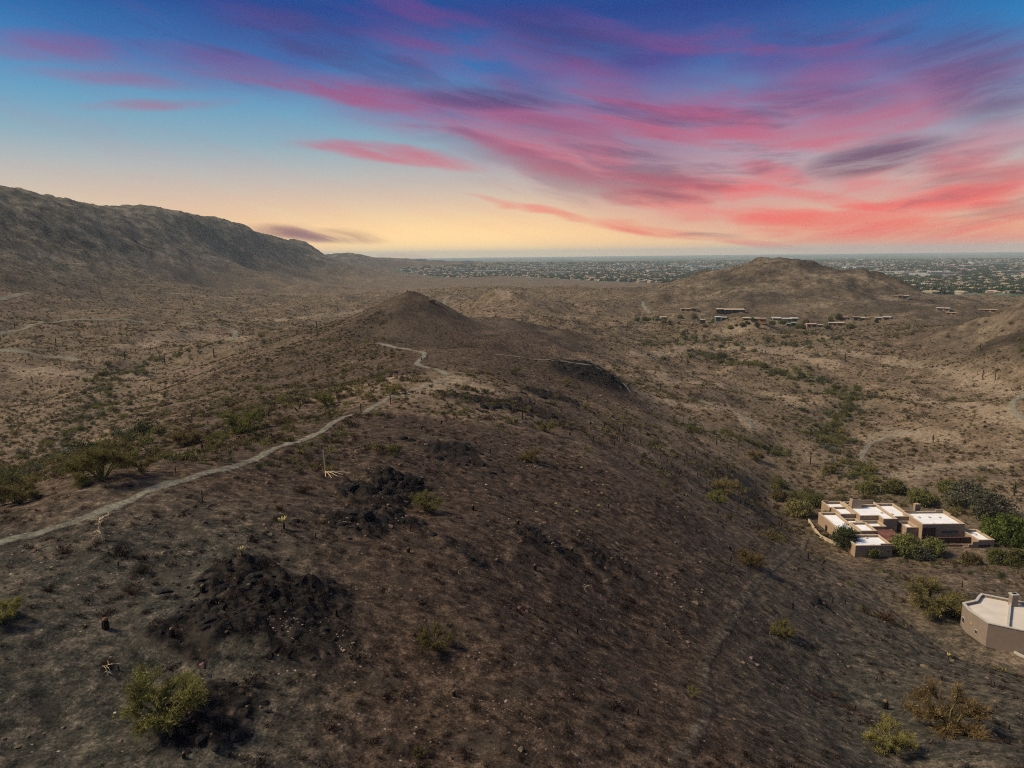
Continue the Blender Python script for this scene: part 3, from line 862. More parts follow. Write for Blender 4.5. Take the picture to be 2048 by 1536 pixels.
M = {
    'stucco': simple('tan_stucco', (.34, .245, .165), .9, .10, 1.2, .15),
    'stucco2': simple('grey_stucco', (.25, .20, .16), .9, .10, 1.2, .15),
    'cap': simple('pale_coping', (.50, .40, .28), .9, .1, 2),
    'cap2': simple('pale_grey_coping', (.46, .44, .38), .9, .1, 2),
    'roof': simple('white_roof_coating', (.84, .87, .88), .7, .10, .5),
    'roof2': simple('cream_roof_coating', (.62, .57, .49), .7, .10, .45),
    'brick': simple('red_brown_stone', (.085, .045, .034), .9, .4, 3, .5),
    'tile': simple('red_clay_tile', (.22, .10, .075), .85, .35, 4, .5),
    'dark': simple('dark_opening', (.012, .011, .011), .6, .2),
    'glass': simple('window_glass', (.03, .035, .04), .15, .3, spec=.6),
    'glassg': simple('green_window_glass', (.09, .20, .17), .2, .3, spec=.6),
    'frame': simple('window_frame', (.36, .32, .26), .8, .1),
    'vent': simple('roof_vent', (.55, .45, .35), .7, .15),
    'white': simple('white_render', (.62, .64, .62), .8, .1, .4),
    'ochre': simple('orange_tan_stucco', (.42, .25, .11), .9, .12, .5),
    'black': simple('black_cladding', (.018, .018, .018), .7, .3, .5),
    'sage': simple('grey_green_roof', (.30, .34, .29), .8, .12, .3),
    'bark': simple('bark', (.075, .055, .038), .95, .4, 6, .4),
    'pvbark': simple('green_bark', (.13, .12, .05), .9, .3, 5),
    'bleached': simple('bleached_wood', (.55, .42, .27), .85, .25, 4),
    'char': simple('charred_wood', (.014, .011, .010), .95, .5, 5, .4),
    'charbrown': simple('scorched_brown', (.055, .032, .020), .95, .5, 5, .4),
    'barrel': simple('scorched_cactus', (.016, .011, .009), .95, .4, 8),
    'barreltop': simple('cactus_spines', (.20, .12, .065), .95, .3, 9),
    'cholla': simple('yellow_cholla_spines', (.42, .36, .13), .95, .25, 12),
    'saguaro': simple('saguaro_skin', (.055, .058, .028), .9, .35, 3, .3, obj_rand=.6),
    'rock': simple('dark_varnished_rock', (.013, .0115, .011), .9, .55, 2.2, .6, obj_rand=.9),
    'rockr': simple('red_brown_rock', (.14, .090, .062), .9, .45, 2.0, .6, obj_rand=.8),
    'rockp': simple('pale_rock', (.27, .22, .165), .9, .35, 2.0, .5, obj_rand=.7),
    'pv': leaf('palo_verde_twigs', (.21, .192, .062)),
    'pvdry': leaf('ochre_twigs', (.20, .155, .062)),
    'green': leaf('green_leaves', (.17, .172, .056)),
    'bright': leaf('bright_green_leaves', (.10, .14, .030)),
    'deep': leaf('dark_green_leaves', (.060, .076, .030)),
    'sagel': leaf('grey_green_leaves', (.13, .135, .085)),
    'olive': leaf('olive_leaves', (.19, .172, .066)),
    'dead': leaf('dead_brown_twigs', (.070, .044, .028)),
    'rust': leaf('rust_brown_twigs', (.15, .075, .038)),
    'burntw': leaf('burnt_twigs', (.022, .017, .014), .9),
    'tanroof': simple('tan_tile_roof', (.36, .265, .185), .9, .15, .2, obj_rand=.8),
    'citywall': simple('cream_house_wall', (.36, .31, .24), .9, .1, .2, obj_rand=.6),
    'shed': simple('pale_warehouse', (.36, .36, .33), .8, .08, .02, obj_rand=.5),
    'ctree': leaf('city_tree_leaves', (.060, .092, .042), .9),
    'asphalt': simple('far_highway', (.22, .21, .20), .9, .1, .01),
}

rng = np.random.default_rng(11)
random.seed(5)


# ------------------------------------------------------------------ plant prototypes (unit width about 2, base at origin)
def tris(C, S, up=0.0, elong=1.6):
    """leaf triangles at C with sizes S"""
    n = len(C)
    a = rng.normal(size=(n, 3)); a[:, 2] += up; a /= np.linalg.norm(a, axis=1)[:, None]
    b = np.cross(a, rng.normal(size=(n, 3))); b /= np.linalg.norm(b, axis=1)[:, None] + 1e-9
    V = np.stack([C - b * S[:, None] * .5, C + b * S[:, None] * .5, C + a * S[:, None] * elong], 1).reshape(-1, 3)
    return V, np.arange(3 * n).reshape(n, 3)


def blades(A, B, w):
    """thin two-triangle blades from A to B"""
    n = len(A)
    d = B - A; s = np.cross(d, rng.normal(size=(n, 3))); s /= np.linalg.norm(s, axis=1)[:, None] + 1e-9
    w = np.broadcast_to(np.asarray(w, float), (n,))[:, None]
    V = np.stack([A - s * w, A + s * w, B + s * w * .5, B - s * w * .5], 1).reshape(-1, 3)
    i = np.arange(n)[:, None] * 4
    return V, np.concatenate([i + [[0, 1, 2]], i + [[0, 2, 3]]], 0)


def merge(parts):
    V, Fc, Mi, b = [], [], [], 0
    for v, f, m in parts:
        V.append(v); Fc.append(f + b); Mi.append(np.full(len(f), m)); b += len(v)
    return np.concatenate(V), np.concatenate(Fc), np.concatenate(Mi)


def shrub_mesh(name, mats, n=70, height=.9, spread=1.0, size=.13, stems=14):
    th = rng.uniform(0, 2 * np.pi, stems); rr = rng.uniform(.25, 1, stems) ** .7 * spread
    tip = np.stack([np.cos(th) * rr, np.sin(th) * rr, height * np.sqrt(np.clip(1.15 - (rr / spread) ** 2, .05, 1)) * rng.uniform(.7, 1.1, stems)], 1)
    sv, sf = blades(np.tile(rng.normal(0, .05, (stems, 3)) * [1, 1, 0], 1), tip, .014)
    k = rng.integers(0, stems, n); t = rng.uniform(.4, 1.05, n)[:, None]
    C = tip[k] * t + rng.normal(0, .11 * spread, (n, 3)); C[:, 2] = np.abs(C[:, 2])
    lv, lf = tris(C, rng.uniform(.6, 1.3, n) * size, .4)
    V, Fc, mi = merge([(sv, sf, 0), (lv, lf, len(mats) - 1)])
    return mesh_from(name, V, Fc, mats, False, mi)


def twig_tree(name, leafm, barkm, limbs=8, twigs=900, leaves=1500, h=1.1, flat=.75):
    """trunk mesh and crown mesh of a many-stemmed desert tree, crown radius about 1"""
    tb = MB(); ends = []
    for i in range(limbs):
        th = 2 * math.pi * (i + random.uniform(-.3, .3)) / limbs; rad = random.uniform(.35, .8)
        tip = Vector((math.cos(th) * rad, math.sin(th) * rad, h * random.uniform(.18, .95)))
        mid = tip * .5 + Vector((random.uniform(-.1, .1), random.uniform(-.1, .1), .12))
        base = Vector((math.cos(th) * .04, math.sin(th) * .04, -.05))
        tb.tube([base, mid * .5, mid, tip], [.05, .036, .024, .008], 5)
        ends += [(mid, tip)]
        for j in range(4):
            t = random.uniform(.35, .95); p = mid.lerp(tip, t)
            d = Vector((math.cos(th) + random.uniform(-.9, .9), math.sin(th) + random.uniform(-.9, .9), random.uniform(-.1, .9))).normalized() * random.uniform(.3, .55)
            tb.tube([p, p + d * .5 + Vector((0, 0, .03)), p + d], [.018, .012, .004], 4)
            ends.append((p, p + d))
    trunk = tb.mesh(name + '_trunk', [barkm], True)
    A = np.array([e[0] for e in ends]); B = np.array([e[1] for e in ends])
    k = rng.integers(0, len(A), twigs); t = rng.uniform(.2, 1, twigs)[:, None]
    P = A[k] * (1 - t) + B[k] * t
    out = P - np.array([0, 0, h * .35]); out /= np.linalg.norm(out, axis=1)[:, None]
    D = out * .75 + rng.normal(0, .55, (twigs, 3)); D /= np.linalg.norm(D, axis=1)[:, None]
    L = rng.uniform(.12, .36, twigs)[:, None]
    Q = P + D * L
    Q[:, 2] = np.maximum(Q[:, 2], .04)
    v1, f1 = blades(P, Q, .007)
    k2 = rng.integers(0, twigs, leaves); t2 = rng.uniform(.3, 1.08, leaves)[:, None]
    C = P[k2] * (1 - t2) + Q[k2] * t2 + rng.normal(0, .02, (leaves, 3))
    v2, f2 = tris(C, rng.uniform(.022, .05, leaves), .2, 2.2)
    V, Fc, mi = merge([(v1, f1, 0), (v2, f2, 0)])
    return trunk, mesh_from(name + '_crown', V, Fc, [leafm], False, mi)


def leafy_tree(name, leafm, barkm, clumps=46, per=46, h=1.5, rz=.75, size=.085, trunk_h=.5):
    tb = MB()
    C = rng.normal(size=(clumps, 3)); C /= np.linalg.norm(C, axis=1)[:, None]
    C *= (rng.uniform(.35, 1.0, clumps) ** .5)[:, None] * [.85, .85, rz * .85]
    C[:, 2] += h - rz
    C = C[C[:, 2] > .12]
    tb.tube([(0, 0, -.1), (.03, .02, trunk_h * .6), (0, .03, trunk_h)], [.085, .07, .055], 7)
    for c in C[::3]:
        m = Vector((c[0] * .4, c[1] * .4, trunk_h + (c[2] - trunk_h) * .45))
        tb.tube([(0, .03, trunk_h * .95), m, tuple(c)], [.035, .022, .006], 4)
    trunk = tb.mesh(name + '_trunk', [barkm], True)
    k = np.repeat(np.arange(len(C)), per); r = rng.uniform(.14, .30, len(C))
    P = C[k] + rng.normal(0, 1, (len(k), 3)) * (r[k] * .55)[:, None]
    P[:, 2] = np.maximum(P[:, 2], .05)
    v, f = tris(P, rng.uniform(.6, 1.3, len(k)) * size, .3, 1.4)
    return trunk, mesh_from(name + '_crown', v, f, [leafm])


def cactus_tube(mb, pts, rad, n=10, m=0):
    """ribbed column"""
    P = [Vector(p) for p in pts]; rings = []
    for i, p in enumerate(P):
        d = (P[min(i + 1, len(P) - 1)] - P[max(i - 1, 0)]).normalized()
        a = d.orthogonal().normalized(); b = d.cross(a); r = rad[i]
        rings.append([p + (a * math.cos(2 * math.pi * k / n) + b * math.sin(2 * math.pi * k / n)) * r * (1.0 if k % 2 else .82) for k in range(n)])
    V = [q for r in rings for q in r]
    Fs = [(i * n + k, i * n + (k + 1) % n, (i + 1) * n + (k + 1) % n, (i + 1) * n + k) for i in range(len(P) - 1) for k in range(n)]
    Fs.append(tuple(range((len(P) - 1) * n, len(P) * n)))
    mb.add(V, Fs, m)


def saguaro_mesh(name, arms, m):
    b = MB()
    cactus_tube(b, [(0, 0, -.1), (0, 0, .3), (.01, 0, .8), (0, .01, .96), (0, .01, 1.0)], [.045, .05, .048, .038, .012])
    for (th, z0, z1, l) in arms:
        c, s = math.cos(th), math.sin(th)
        cactus_tube(b, [(c * .03, s * .03, z0), (c * l, s * l, z0 + .02), (c * l * 1.15, s * l * 1.15, z0 + .09), (c * l * 1.15, s * l * 1.15, z1), (c * l * 1.15, s * l * 1.15, z1 + .02)], [.028, .032, .032, .028, .008], 8)
    return b.mesh(name, [m])


def stump_mesh(name, lean, h, fork, m, mtop):
    b = MB()
    b.tube([(0, 0, -.1), (lean * .4, 0, h * .5), (lean, .02, h * .9)], [.15, .13, .115], 7)
    b.tube([(lean, .02, h * .9), (lean * 1.05, .03, h)], [.115, .07], 7, 1)
    if fork:
        b.tube([(lean * .4, 0, h * .45), (lean * .4 + .25, .1, h * .55), (lean * .4 + .38, .14, h * .8)], [.08, .07, .05], 6)
    return b.mesh(name, [m, mtop])


def rock_mesh(name, m, seed, flat=.7):
    r = random.Random(seed)
    bm = bmesh.new(); bmesh.ops.create_icosphere(bm, subdivisions=2, radius=1)
    planes = [(Vector((r.gauss(0, 1), r.gauss(0, 1), r.gauss(0, 1))).normalized(), r.uniform(.45, .85)) for _ in range(11)]
    for v in bm.verts:
        for nrm, d in planes:
            k = v.co.dot(nrm)
            if k > d: v.co -= nrm * (k - d)
        v.co.x *= 1.25; v.co.z *= flat
        v.co += Vector((r.gauss(0, .025), r.gauss(0, .025), r.gauss(0, .025)))
    bmesh.ops.dissolve_degenerate(bm, dist=.02, edges=bm.edges)
    me = bpy.data.meshes.new(name); bm.to_mesh(me); bm.free(); me.materials.append(m)
    return me


PR = {}
PR['dry'] = [shrub_mesh('dry_shrub', [M['bark'], M[k]], 110, .75, 1, .15) for k in ('olive', 'olive', 'dead', 'deep', 'dead')]
PR['burnt'] = [shrub_mesh('burnt_shrub', [M['char'], M[k]], 60, .6, 1, .12, 30) for k in ('burntw', 'burntw', 'dead', 'dead')]
PR['gbush'] = [shrub_mesh('green_bush', [M['bark'], M[k]], 620, .95, 1, .085, 26) for k in ('green', 'olive', 'green', 'pv', 'sagel', 'deep')]
PR['pvbush'] = [shrub_mesh('yellow_green_bush', [M['pvbark'], M[k]], 520, 1.0, 1, .07, 70) for k in ('pv', 'pv', 'pvdry')]
PR['sag'] = [saguaro_mesh('saguaro', a, M['saguaro']) for a in ([], [], [(.4, .42, .72, .12)], [(0, .4, .8, .13), (2.9, .5, .74, .12)], [(1, .38, .66, .12), (3.4, .45, .85, .12), (5, .52, .7, .11)])]
PR['sagb'] = [saguaro_mesh('burnt_saguaro', a, M['charbrown']) for a in ([], [], [(.4, .42, .62, .12)])]
PR['stump'] = [stump_mesh('charred_stump', *a) for a in ((.0, 1.0, 0, M['char'], M['char']), (.18, .9, 0, M['char'], M['charbrown']), (-.1, 1.1, 1, M['char'], M['char']), (.35, .8, 1, M['char'], M['char']), (.05, 1.2, 0, M['charbrown'], M['charbrown']))]
PR['rock'] = [rock_mesh('dark_rock', M['rock'], s, f) for s, f in ((1, .6), (2, .8), (3, .5), (4, .9), (5, .65), (6, .75))]
PR['rockr'] = [rock_mesh('brown_rock', M['rockr'], s, f) for s, f in ((11, .6), (12, .7), (13, .5))]
PR['rockp'] = [rock_mesh('pale_rock', M['rockp'], s, f) for s, f in ((21, .6), (22, .7))]
TREES = {k: twig_tree(k, M[l], M['pvbark'], *a) for k, l, a in (('palo_verde_a', 'pv', (13, 4200, 2600)), ('palo_verde_b', 'pv', (9, 3000, 1800, 1.25)), ('palo_verde_c', 'pvdry', (13, 4200, 2400, 1.0)))}
TREES.update({k: leafy_tree(k, M[l], M['bark'], *a) for k, l, a in (('round_tree', 'deep', (60, 60, 1.75, .85, .075)), ('wide_tree', 'green', (70, 60, 1.15, .62, .08, .3)), ('bright_tree', 'bright', (70, 60, 1.1, .6, .08, .2)), ('sage_tree', 'sagel', (60, 50, 1.2, .65, .075, .3)), ('olive_tree', 'olive', (60, 55, 1.1, .6, .08, .25)))})


def place(me, name, x, y, s, rz=None, sink=.04, zs=1.0, parent=None):
    o = bpy.data.objects.new(name, me)
    o.location = (x, y, gz(x, y) - sink * s)
    o.scale = (s, s, s * zs)
    o.rotation_euler = (0, 0, rng.uniform(0, 6.28) if rz is None else rz)
    return link(o, parent)


def tree(kind, name, px, py, wpx, label, cat='tree', group=None, zs=1.0):
    """px, py: foot of the tree; wpx: crown width in the photograph"""
    p = hit(px, py)
    d = math.dist(p, (0, 0, CZ)); s = wpx / F * d / 2 * (.88 if kind.startswith('palo') else .76)
    e = empty(name, (p[0], p[1], p[2] - .05 * s))
    e.scale = (s, s, s * zs); e.rotation_euler = (0, 0, rng.uniform(0, 6.28))
    tr, cr = TREES[kind]
    for nm, m in (('trunk', tr), ('crown', cr)):
        link(bpy.data.objects.new(nm, m), e)
    return tag(e, label, cat, group)


def gn_scatter(name, X, Y, Z, S, ROT, IDX, meshes, label=None, cat=None):
    """everything past counting: one object that instances its own plants or stones"""
    me = bpy.data.meshes.new(name)
    me.vertices.add(len(X)); me.vertices.foreach_set('co', np.stack([X, Y, Z], 1).astype(np.float32).ravel())
    a = me.attributes.new('scl', 'FLOAT', 'POINT'); a.data.foreach_set('value', np.asarray(S, np.float32))
    a = me.attributes.new('rot', 'FLOAT', 'POINT'); a.data.foreach_set('value', np.asarray(ROT, np.float32))
    a = me.attributes.new('idx', 'INT', 'POINT'); a.data.foreach_set('value', np.asarray(IDX, np.int32))
    c = bpy.data.collections.new(name + '_kinds')
    for i, m in enumerate(meshes):
        c.objects.link(bpy.data.objects.new('%s_kind_%02d' % (name, i), m))
    ng = bpy.data.node_groups.new(name, 'GeometryNodeTree')
    ng.interface.new_socket('Geometry', in_out='INPUT', socket_type='NodeSocketGeometry')
    ng.interface.new_socket('Geometry', in_out='OUTPUT', socket_type='NodeSocketGeometry')
    n = ng.nodes; L = ng.links.new
    gi = n.new('NodeGroupInput'); go = n.new('NodeGroupOutput')
    ci = n.new('GeometryNodeCollectionInfo'); ci.inputs['Collection'].default_value = c
    ci.inputs['Separate Children'].default_value = True; ci.inputs['Reset Children'].default_value = True
    ip = n.new('GeometryNodeInstanceOnPoints'); ip.inputs['Pick Instance'].default_value = True

    def na(nm, t):
        k = n.new('GeometryNodeInputNamedAttribute'); k.data_type = t; k.inputs[0].default_value = nm
        return k.outputs[0]
    cx = n.new('ShaderNodeCombineXYZ'); L(na('rot', 'FLOAT'), cx.inputs[2])
    L(gi.outputs[0], ip.inputs['Points']); L(ci.outputs[0], ip.inputs['Instance']); L(na('idx', 'INT'), ip.inputs['Instance Index'])
    L(cx.outputs[0], ip.inputs['Rotation'])
    sx = n.new('ShaderNodeCombineXYZ')
    s_ = na('scl', 'FLOAT')
    for i in range(3): L(s_, sx.inputs[i])
    L(sx.outputs[0], ip.inputs['Scale']); L(ip.outputs[0], go.inputs[0])
    o = obj(name, me)
    md = o.modifiers.new('scatter', 'NODES'); md.node_group = ng
    return tag(o, label, cat, kind='stuff')


MARKS = [(330, 1390, 'big palo verde at lower left'), (868, 1260, 'open palo verde at bottom centre'), (852, 990, 'palo verde by the middle outcrop'), (1900, 1420, 'ochre palo verde at lower right'), (1565, 1250, 'lone palo verde on the grey slope'),
         (1866, 1190, 'broad ochre palo verde by the edge house'), (205, 930, 'wide palo verde left of the trail'), (32, 980, 'palo verde at the left edge'), (437, 880, 'palo verde above the trail'), (492, 850, 'palo verde clump above the trail'), (652, 800, 'palo verde near the trail bend'),
         (787, 776, 'bare patch on the ridge'), (1096, 848, 'burnt saguaro on the ridge flank'), (1060, 908, 'ochre palo verde on the ridge flank'), (1180, 760, 'black rocky knob'), (1500, 1115, 'ochre palo verde left of the big house'), (520, 1190, 'near rock outcrop'), (750, 980, 'middle rock outcrop'),
         (212, 1245, 'largest barrel cactus'), (100, 1120, 'pale stones at left'), (205, 1050, 'bleached cholla skeleton'), (650, 925, 'golden saguaro skeleton'), (1800, 1060, 'big flat-roofed house'), (1990, 1240, 'house at the right edge'), (1450, 970, 'bushes on the spur'), (1350, 900, 'speckled spur crest'),
         (1420, 860, 'gully behind the spur'), (1470, 825, 'spur trail'), (1700, 800, 'wash bend in the right valley'), (1650, 900, 'narrows of the right wash'), (1880, 950, 'wash behind the big house'), (1780, 880, 'ring track in the right valley'), (2030, 810, 'track at the right edge'), (1500, 735, 'head of the right wash'),
         (110, 900, 'left wash'), (200, 800, 'bend of the left wash'), (300, 720, 'upper left wash'), (100, 710, 'lower valley trail'), (300, 645, 'long valley trail'), (465, 665, 'bend of the valley trail'), (825, 600, 'top of the pointed hill'), (640, 670, 'left foot of the pointed hill'), (960, 655, 'right shoulder of the pointed hill'),
         (845, 720, 'saddle trail'), (930, 700, 'knoll by the saddle'), (1100, 720, 'contour trail'), (970, 585, 'pale knoll behind the pointed hill'), (1570, 540, 'round hill'), (1460, 630, 'black hillside house'), (1650, 655, 'lower hillside houses'), (1950, 660, 'near hill at right'), (1300, 660, 'flats before the hillside trees'),
         (600, 600, 'plain below the left range'), (1200, 580, 'plain before the city'), (1200, 558, 'city edge at centre'), (1080, 552, 'city edge right of the left range'), (940, 548, 'city edge at the end of the left range'), (1300, 563, 'city edge left of the round hill'), (1760, 560, 'right shoulder of the round hill'), (1850, 580, 'suburb beside the round hill'), (1880, 545, 'far avenue'), (1920, 595, 'suburb in the gap between the hills'), (1980, 575, 'suburb beyond the gap'), (2030, 590, 'suburb at the right edge'), (2020, 555, 'far suburb at the right edge'), (1300, 1400, 'grey gully at bottom right'), (1050, 1075, 'pale rock streak'), (1024, 1500, 'bottom edge at centre'), (1650, 1500, 'bottom edge at right'), (60, 1450, 'lower left corner'), (600, 1450, 'bottom edge left of centre'), (1250, 1130, 'charred middle slope'), (1750, 1320, 'slope below the houses')]
MK = np.array([(a, b * 1.6) for a, b, _ in MARKS])


def region(px, py):
    """phrase for where on the land a thing stands: the nearest thing one can find, and the side of it"""
    d = np.hypot(MK[:, 0] - px, MK[:, 1] - py * 1.6); i = int(np.argmin(d)); dx_, dy_ = px - MARKS[i][0], (py - MARKS[i][1]) * 1.6
    if d[i] < 26: w = 'close to the '
    elif abs(dx_) > abs(dy_): w = 'left of the ' if dx_ < 0 else 'right of the '
    else: w = 'beyond the ' if dy_ < 0 else 'in front of the '
    return w + MARKS[i][2]


def frame_ok(px, py, m=30):
    return (px > -m) & (px < 2048 + m) & (py > 0) & (py < 1536 + m)


def scatter_kind(key, name, pts, sizes, idx, label, cat, group, stuff_name, stuff_label, keep=300, zsink=.04, looks=None):
    """the keep largest in view become things of their own, the rest one mass"""
    X, Y = pts[:, 0], pts[:, 1]
    Z = ground(X, Y); px, py = project(X, Y, Z)
    ok = frame_ok(px, py) & seen(X, Y, sizes * .8)
    X, Y, Z, px, py, S, I = X[ok], Y[ok], Z[ok], px[ok], py[ok], sizes[ok], idx[ok]
    app = S / np.hypot(X, Y)
    inside = (px > 4) & (px < 2044) & (py < 1530)
    order = np.argsort(-(app * inside))
    top = order[:keep]; rest = order[keep:]
    big = np.percentile(app[top], 75) if len(top) else 0
    for i in top:
        o = bpy.data.objects.new(name, PR[key][I[i]])
        o.location = (X[i], Y[i], Z[i] - zsink * S[i]); o.scale = (S[i],) * 3; o.rotation_euler = (0, 0, rng.uniform(0, 6.28))
        link(o); where = region(px[i], py[i])
        lk = (looks[I[i]] + ' ' if looks else '') + label
        if app[i] > big: lk = 'large ' + lk
        tag(o, lk + ' ' + where, cat, lk + ('es ' if lk.endswith('sh') else 's ') + where)
    if len(rest):
        gn_scatter(stuff_name, X[rest], Y[rest], Z[rest] - zsink * S[rest], S[rest], rng.uniform(0, 6.28, len(rest)), I[rest], PR[key], stuff_label, cat)
    return len(top), len(rest)


def sample(r0, r1, dens, a0=-44, a1=44):
    n = int(dens * R(a1 - a0) / 2 * (r1 * r1 - r0 * r0))
    r = np.sqrt(rng.uniform(r0 * r0, r1 * r1, n)); a = np.radians(rng.uniform(a0, a1, n))
    return np.stack([np.sin(a) * r, np.cos(a) * r], 1)


def on_pad(x, y):
    m = np.zeros(len(x), bool)
    for P in (PAD1, PAD2):
        m |= (x > P[0] - .5) & (x < P[1] + .5) & (y > P[2] - 1) & (y < P[3] + .5)
    return m


def off_trail(x, y, k=1.8):
    d = np.full(len(x), 1e9)
    for i, t in enumerate(TR):
        d = np.minimum(d, dist_line(x, y, t[::6]) - max(TRAILS[i][1] - .9, 0) * 1.6)
    return d > k

# ------------------------------------------------------------------ flat-roofed houses
def inset(poly, t):
    n = len(poly); out = []
    for i in range(n):
        p0, p1, p2 = Vector(poly[i - 1]), Vector(poly[i]), Vector(poly[(i + 1) % n])
        a = (p1 - p0).normalized(); b = (p2 - p1).normalized()
        na_, nb_ = Vector((-a.y, a.x)), Vector((-b.y, b.x))
        m = na_ + nb_
        k = t / max(.35, m.length * .5 * m.length) if m.length > 1e-4 else t
        out.append(tuple(p1 + m * (t / max(.3, 1 + na_.dot(nb_)))))
    return out


def wing(root, poly, z0, zr, zp, wallm, capm, roofm, t=.3, name='wing', parapets=True):
    """one block of the house: walls with a parapet, a coping and a recessed roof deck (counter-clockwise poly)"""
    ox, oy, oz = root.location
    P = [(x - ox, y - oy) for x, y in poly]; I = inset(P, t); n = len(P)
    z0 -= oz; zr -= oz; zp -= oz
    b = MB()
    V = [(x, y, z0) for x, y in P] + [(x, y, zp) for x, y in P] + [(x, y, zp) for x, y in I] + [(x, y, zr - .02) for x, y in I]
    Fs = []
    for i in range(n):
        j = (i + 1) % n
        Fs += [(i, j, n + j, n + i), (n + i, n + j, 2 * n + j, 2 * n + i), (2 * n + i, 2 * n + j, 3 * n + j, 3 * n + i)]
    b.add(V, Fs)
    w = obj(name, b.mesh('house_wing', [wallm]), root)
    c = MB()
    O2 = inset(P, -.06); I2 = inset(P, t + .05)
    V = [(x, y, zp + .003) for x, y in O2] + [(x, y, zp + .12) for x, y in O2] + [(x, y, zp + .12) for x, y in I2] + [(x, y, zp + .003) for x, y in I2]
    Fs = []
    for i in range(n):
        j = (i + 1) % n
        Fs += [(i, j, n + j, n + i), (n + i, n + j, 2 * n + j, 2 * n + i), (2 * n + i, 2 * n + j, 3 * n + j, 3 * n + i), (3 * n + i, 3 * n + j, j, i)]
    c.add(V, Fs)
    obj('coping', c.mesh('parapet_coping', [capm]), w)
    d = MB(); d.add([(x, y, zr) for x, y in I], [tuple(range(n))])
    obj('roof_deck', d.mesh('roof_deck', [roofm]), w)
    return w


def rect(x0, x1, y0, y1):
    return [(x0, y0), (x1, y0), (x1, y1), (x0, y1)]


def part_box(root, name, x0, x1, y0, y1, z0, z1, m, parent=None, top=None):
    ox, oy, oz = root.location
    b = MB().box(x0 - ox, x1 - ox, y0 - oy, y1 - oy, z0 - oz, z1 - oz, 0, None if top is None else (top[0] - ox, top[1] - ox, top[2] - oy, top[3] - oy))
    return obj(name, b.mesh(name, [m]), parent or root)


H1 = empty('flat_roofed_house', (96.0, 162.0, 30.2))
tag(H1, 'large tan stucco house with many white flat roofs at right', 'house')
g0 = 28.6
ST, CP_, RF = M['stucco'], M['cap'], M['roof']
# poly, roof deck, parapet top
for poly, zr, zp in [
    (rect(83.0, 88.0, 174.6, 179.4), 33.15, 33.75),
    (rect(88.1, 96.4, 175.1, 178.4), 33.0, 33.9),
    ([(87.3, 167.1), (91.9, 167.1), (91.9, 164.7), (95.4, 164.7), (95.4, 175.0), (87.3, 175.0)], 33.9, 34.35),
    (rect(83.4, 87.2, 169.2, 174.5), 33.6, 34.0),
    (rect(95.5, 100.4, 166.9, 176.4), 33.55, 34.1),
    (rect(96.5, 99.3, 162.4, 166.8), 32.3, 33.0),
    (rect(99.4, 109.7, 160.9, 169.6), 34.0, 34.4),
    (rect(109.8, 113.6, 155.7, 162.2), 32.0, 32.4),
    (rect(78.8, 83.3, 158.9, 171.6), 33.1, 33.6),
    (rect(83.4, 87.2, 164.3, 169.1), 32.4, 32.9),
    (rect(83.4, 87.2, 158.6, 164.2), 33.4, 33.8),
    (rect(87.3, 91.8, 163.0, 167.0), 32.5, 33.1),
    (rect(78.4, 86.9, 151.0, 157.2), 33.0, 33.45),
    (rect(78.9, 86.9, 157.3, 158.5), 32.6, 33.0)]:
    wing(H1, poly, g0, zr, zp, ST, CP_, RF)
# stepped parapets along the back and sides
for x0, x1, y0, y1, z0, z1 in [(107.6, 109.65, 169.25, 169.55, 34.55, 35.0), (99.6, 102.4, 169.25, 169.55, 34.55, 34.85), (109.35, 109.65, 166.2, 169.2, 34.55, 34.9), (92.5, 96.3, 178.05, 178.35, 34.05, 34.5), (83.1, 84.6, 179.05, 179.35, 33.9, 34.2), (84.2, 86.8, 151.05, 151.35, 33.6, 33.85)]:
    part_box(H1, 'parapet_step', x0, x1, y0, y1, z0, z1, M['stucco'])
ch = part_box(H1, 'chimney', 88.0, 91.0, 173.4, 175.2, 33.2, 36.2, M['stucco'], top=(88.4, 90.6, 173.7, 175.0))
part_box(H1, 'flue', 88.8, 90.2, 174.0, 174.7, 36.0, 36.35, M['dark'], ch)
ch = part_box(H1, 'chimney', 103.9, 105.3, 172.0, 173.0, 30, 35.4, M['stucco'])
part_box(H1, 'flue', 104.2, 105.0, 172.2, 172.8, 35.3, 35.55, M['cap'], ch)
part_box(H1, 'stone_wall', 99.42, 102.6, 160.72, 160.88, g0, 33.6, M['brick'])
part_box(H1, 'stone_wall', 101.6, 109.7, 158.2, 158.7, g0, 32.1, M['brick'])
part_box(H1, 'stone_wall', 101.3, 106.6, 156.3, 156.8, g0, 31.0, M['brick'])
# clay tiled porch roof over the entrance court: each course of tiles its own piece
n_ = 0
for i in range(9):
    for k in range(6):
        x0 = 87.4 + k * .98; y0 = 157.9 + i * .56
        part_box(H1, 'roof_tile', x0, x0 + .93, y0, y0 + .60, 31.75 + i * .07 + (k % 2) * .02, 31.86 + i * .07 + (k % 2) * .02, M['tile'])
part_box(H1, 'porch_wall', 87.3, 93.3, 157.6, 157.85, g0, 31.7, ST)
# garden wall stepping down the slope
for x0, x1, z1 in [(104.9, 106.3, 30.4), (106.3, 107.4, 30.9), (107.4, 108.3, 31.5), (108.3, 109.75, 32.2)]:
    part_box(H1, 'stepped_wall', x0, x1, 155.45, 155.69, g0, z1, ST)


def window_row(root, xs, y, z0, z1, w, glassm, dark_back=True):
    xa, xb = min(xs) - w * .75, max(xs) + w * .75
    lin = part_box(root, 'lintel', xa, xb, y - .16, y - .01, z1, z1 + .16, M['dark'])
    for x in xs:
        f = part_box(root, 'window', x - w / 2, x + w / 2, y - .07, y - .004, z0, z1, M['frame'])
        part_box(root, 'pane', x - w / 2 + .08, x + w / 2 - .08, y - .09, y - .074, z0 + .08, z1 - .06, glassm, f)


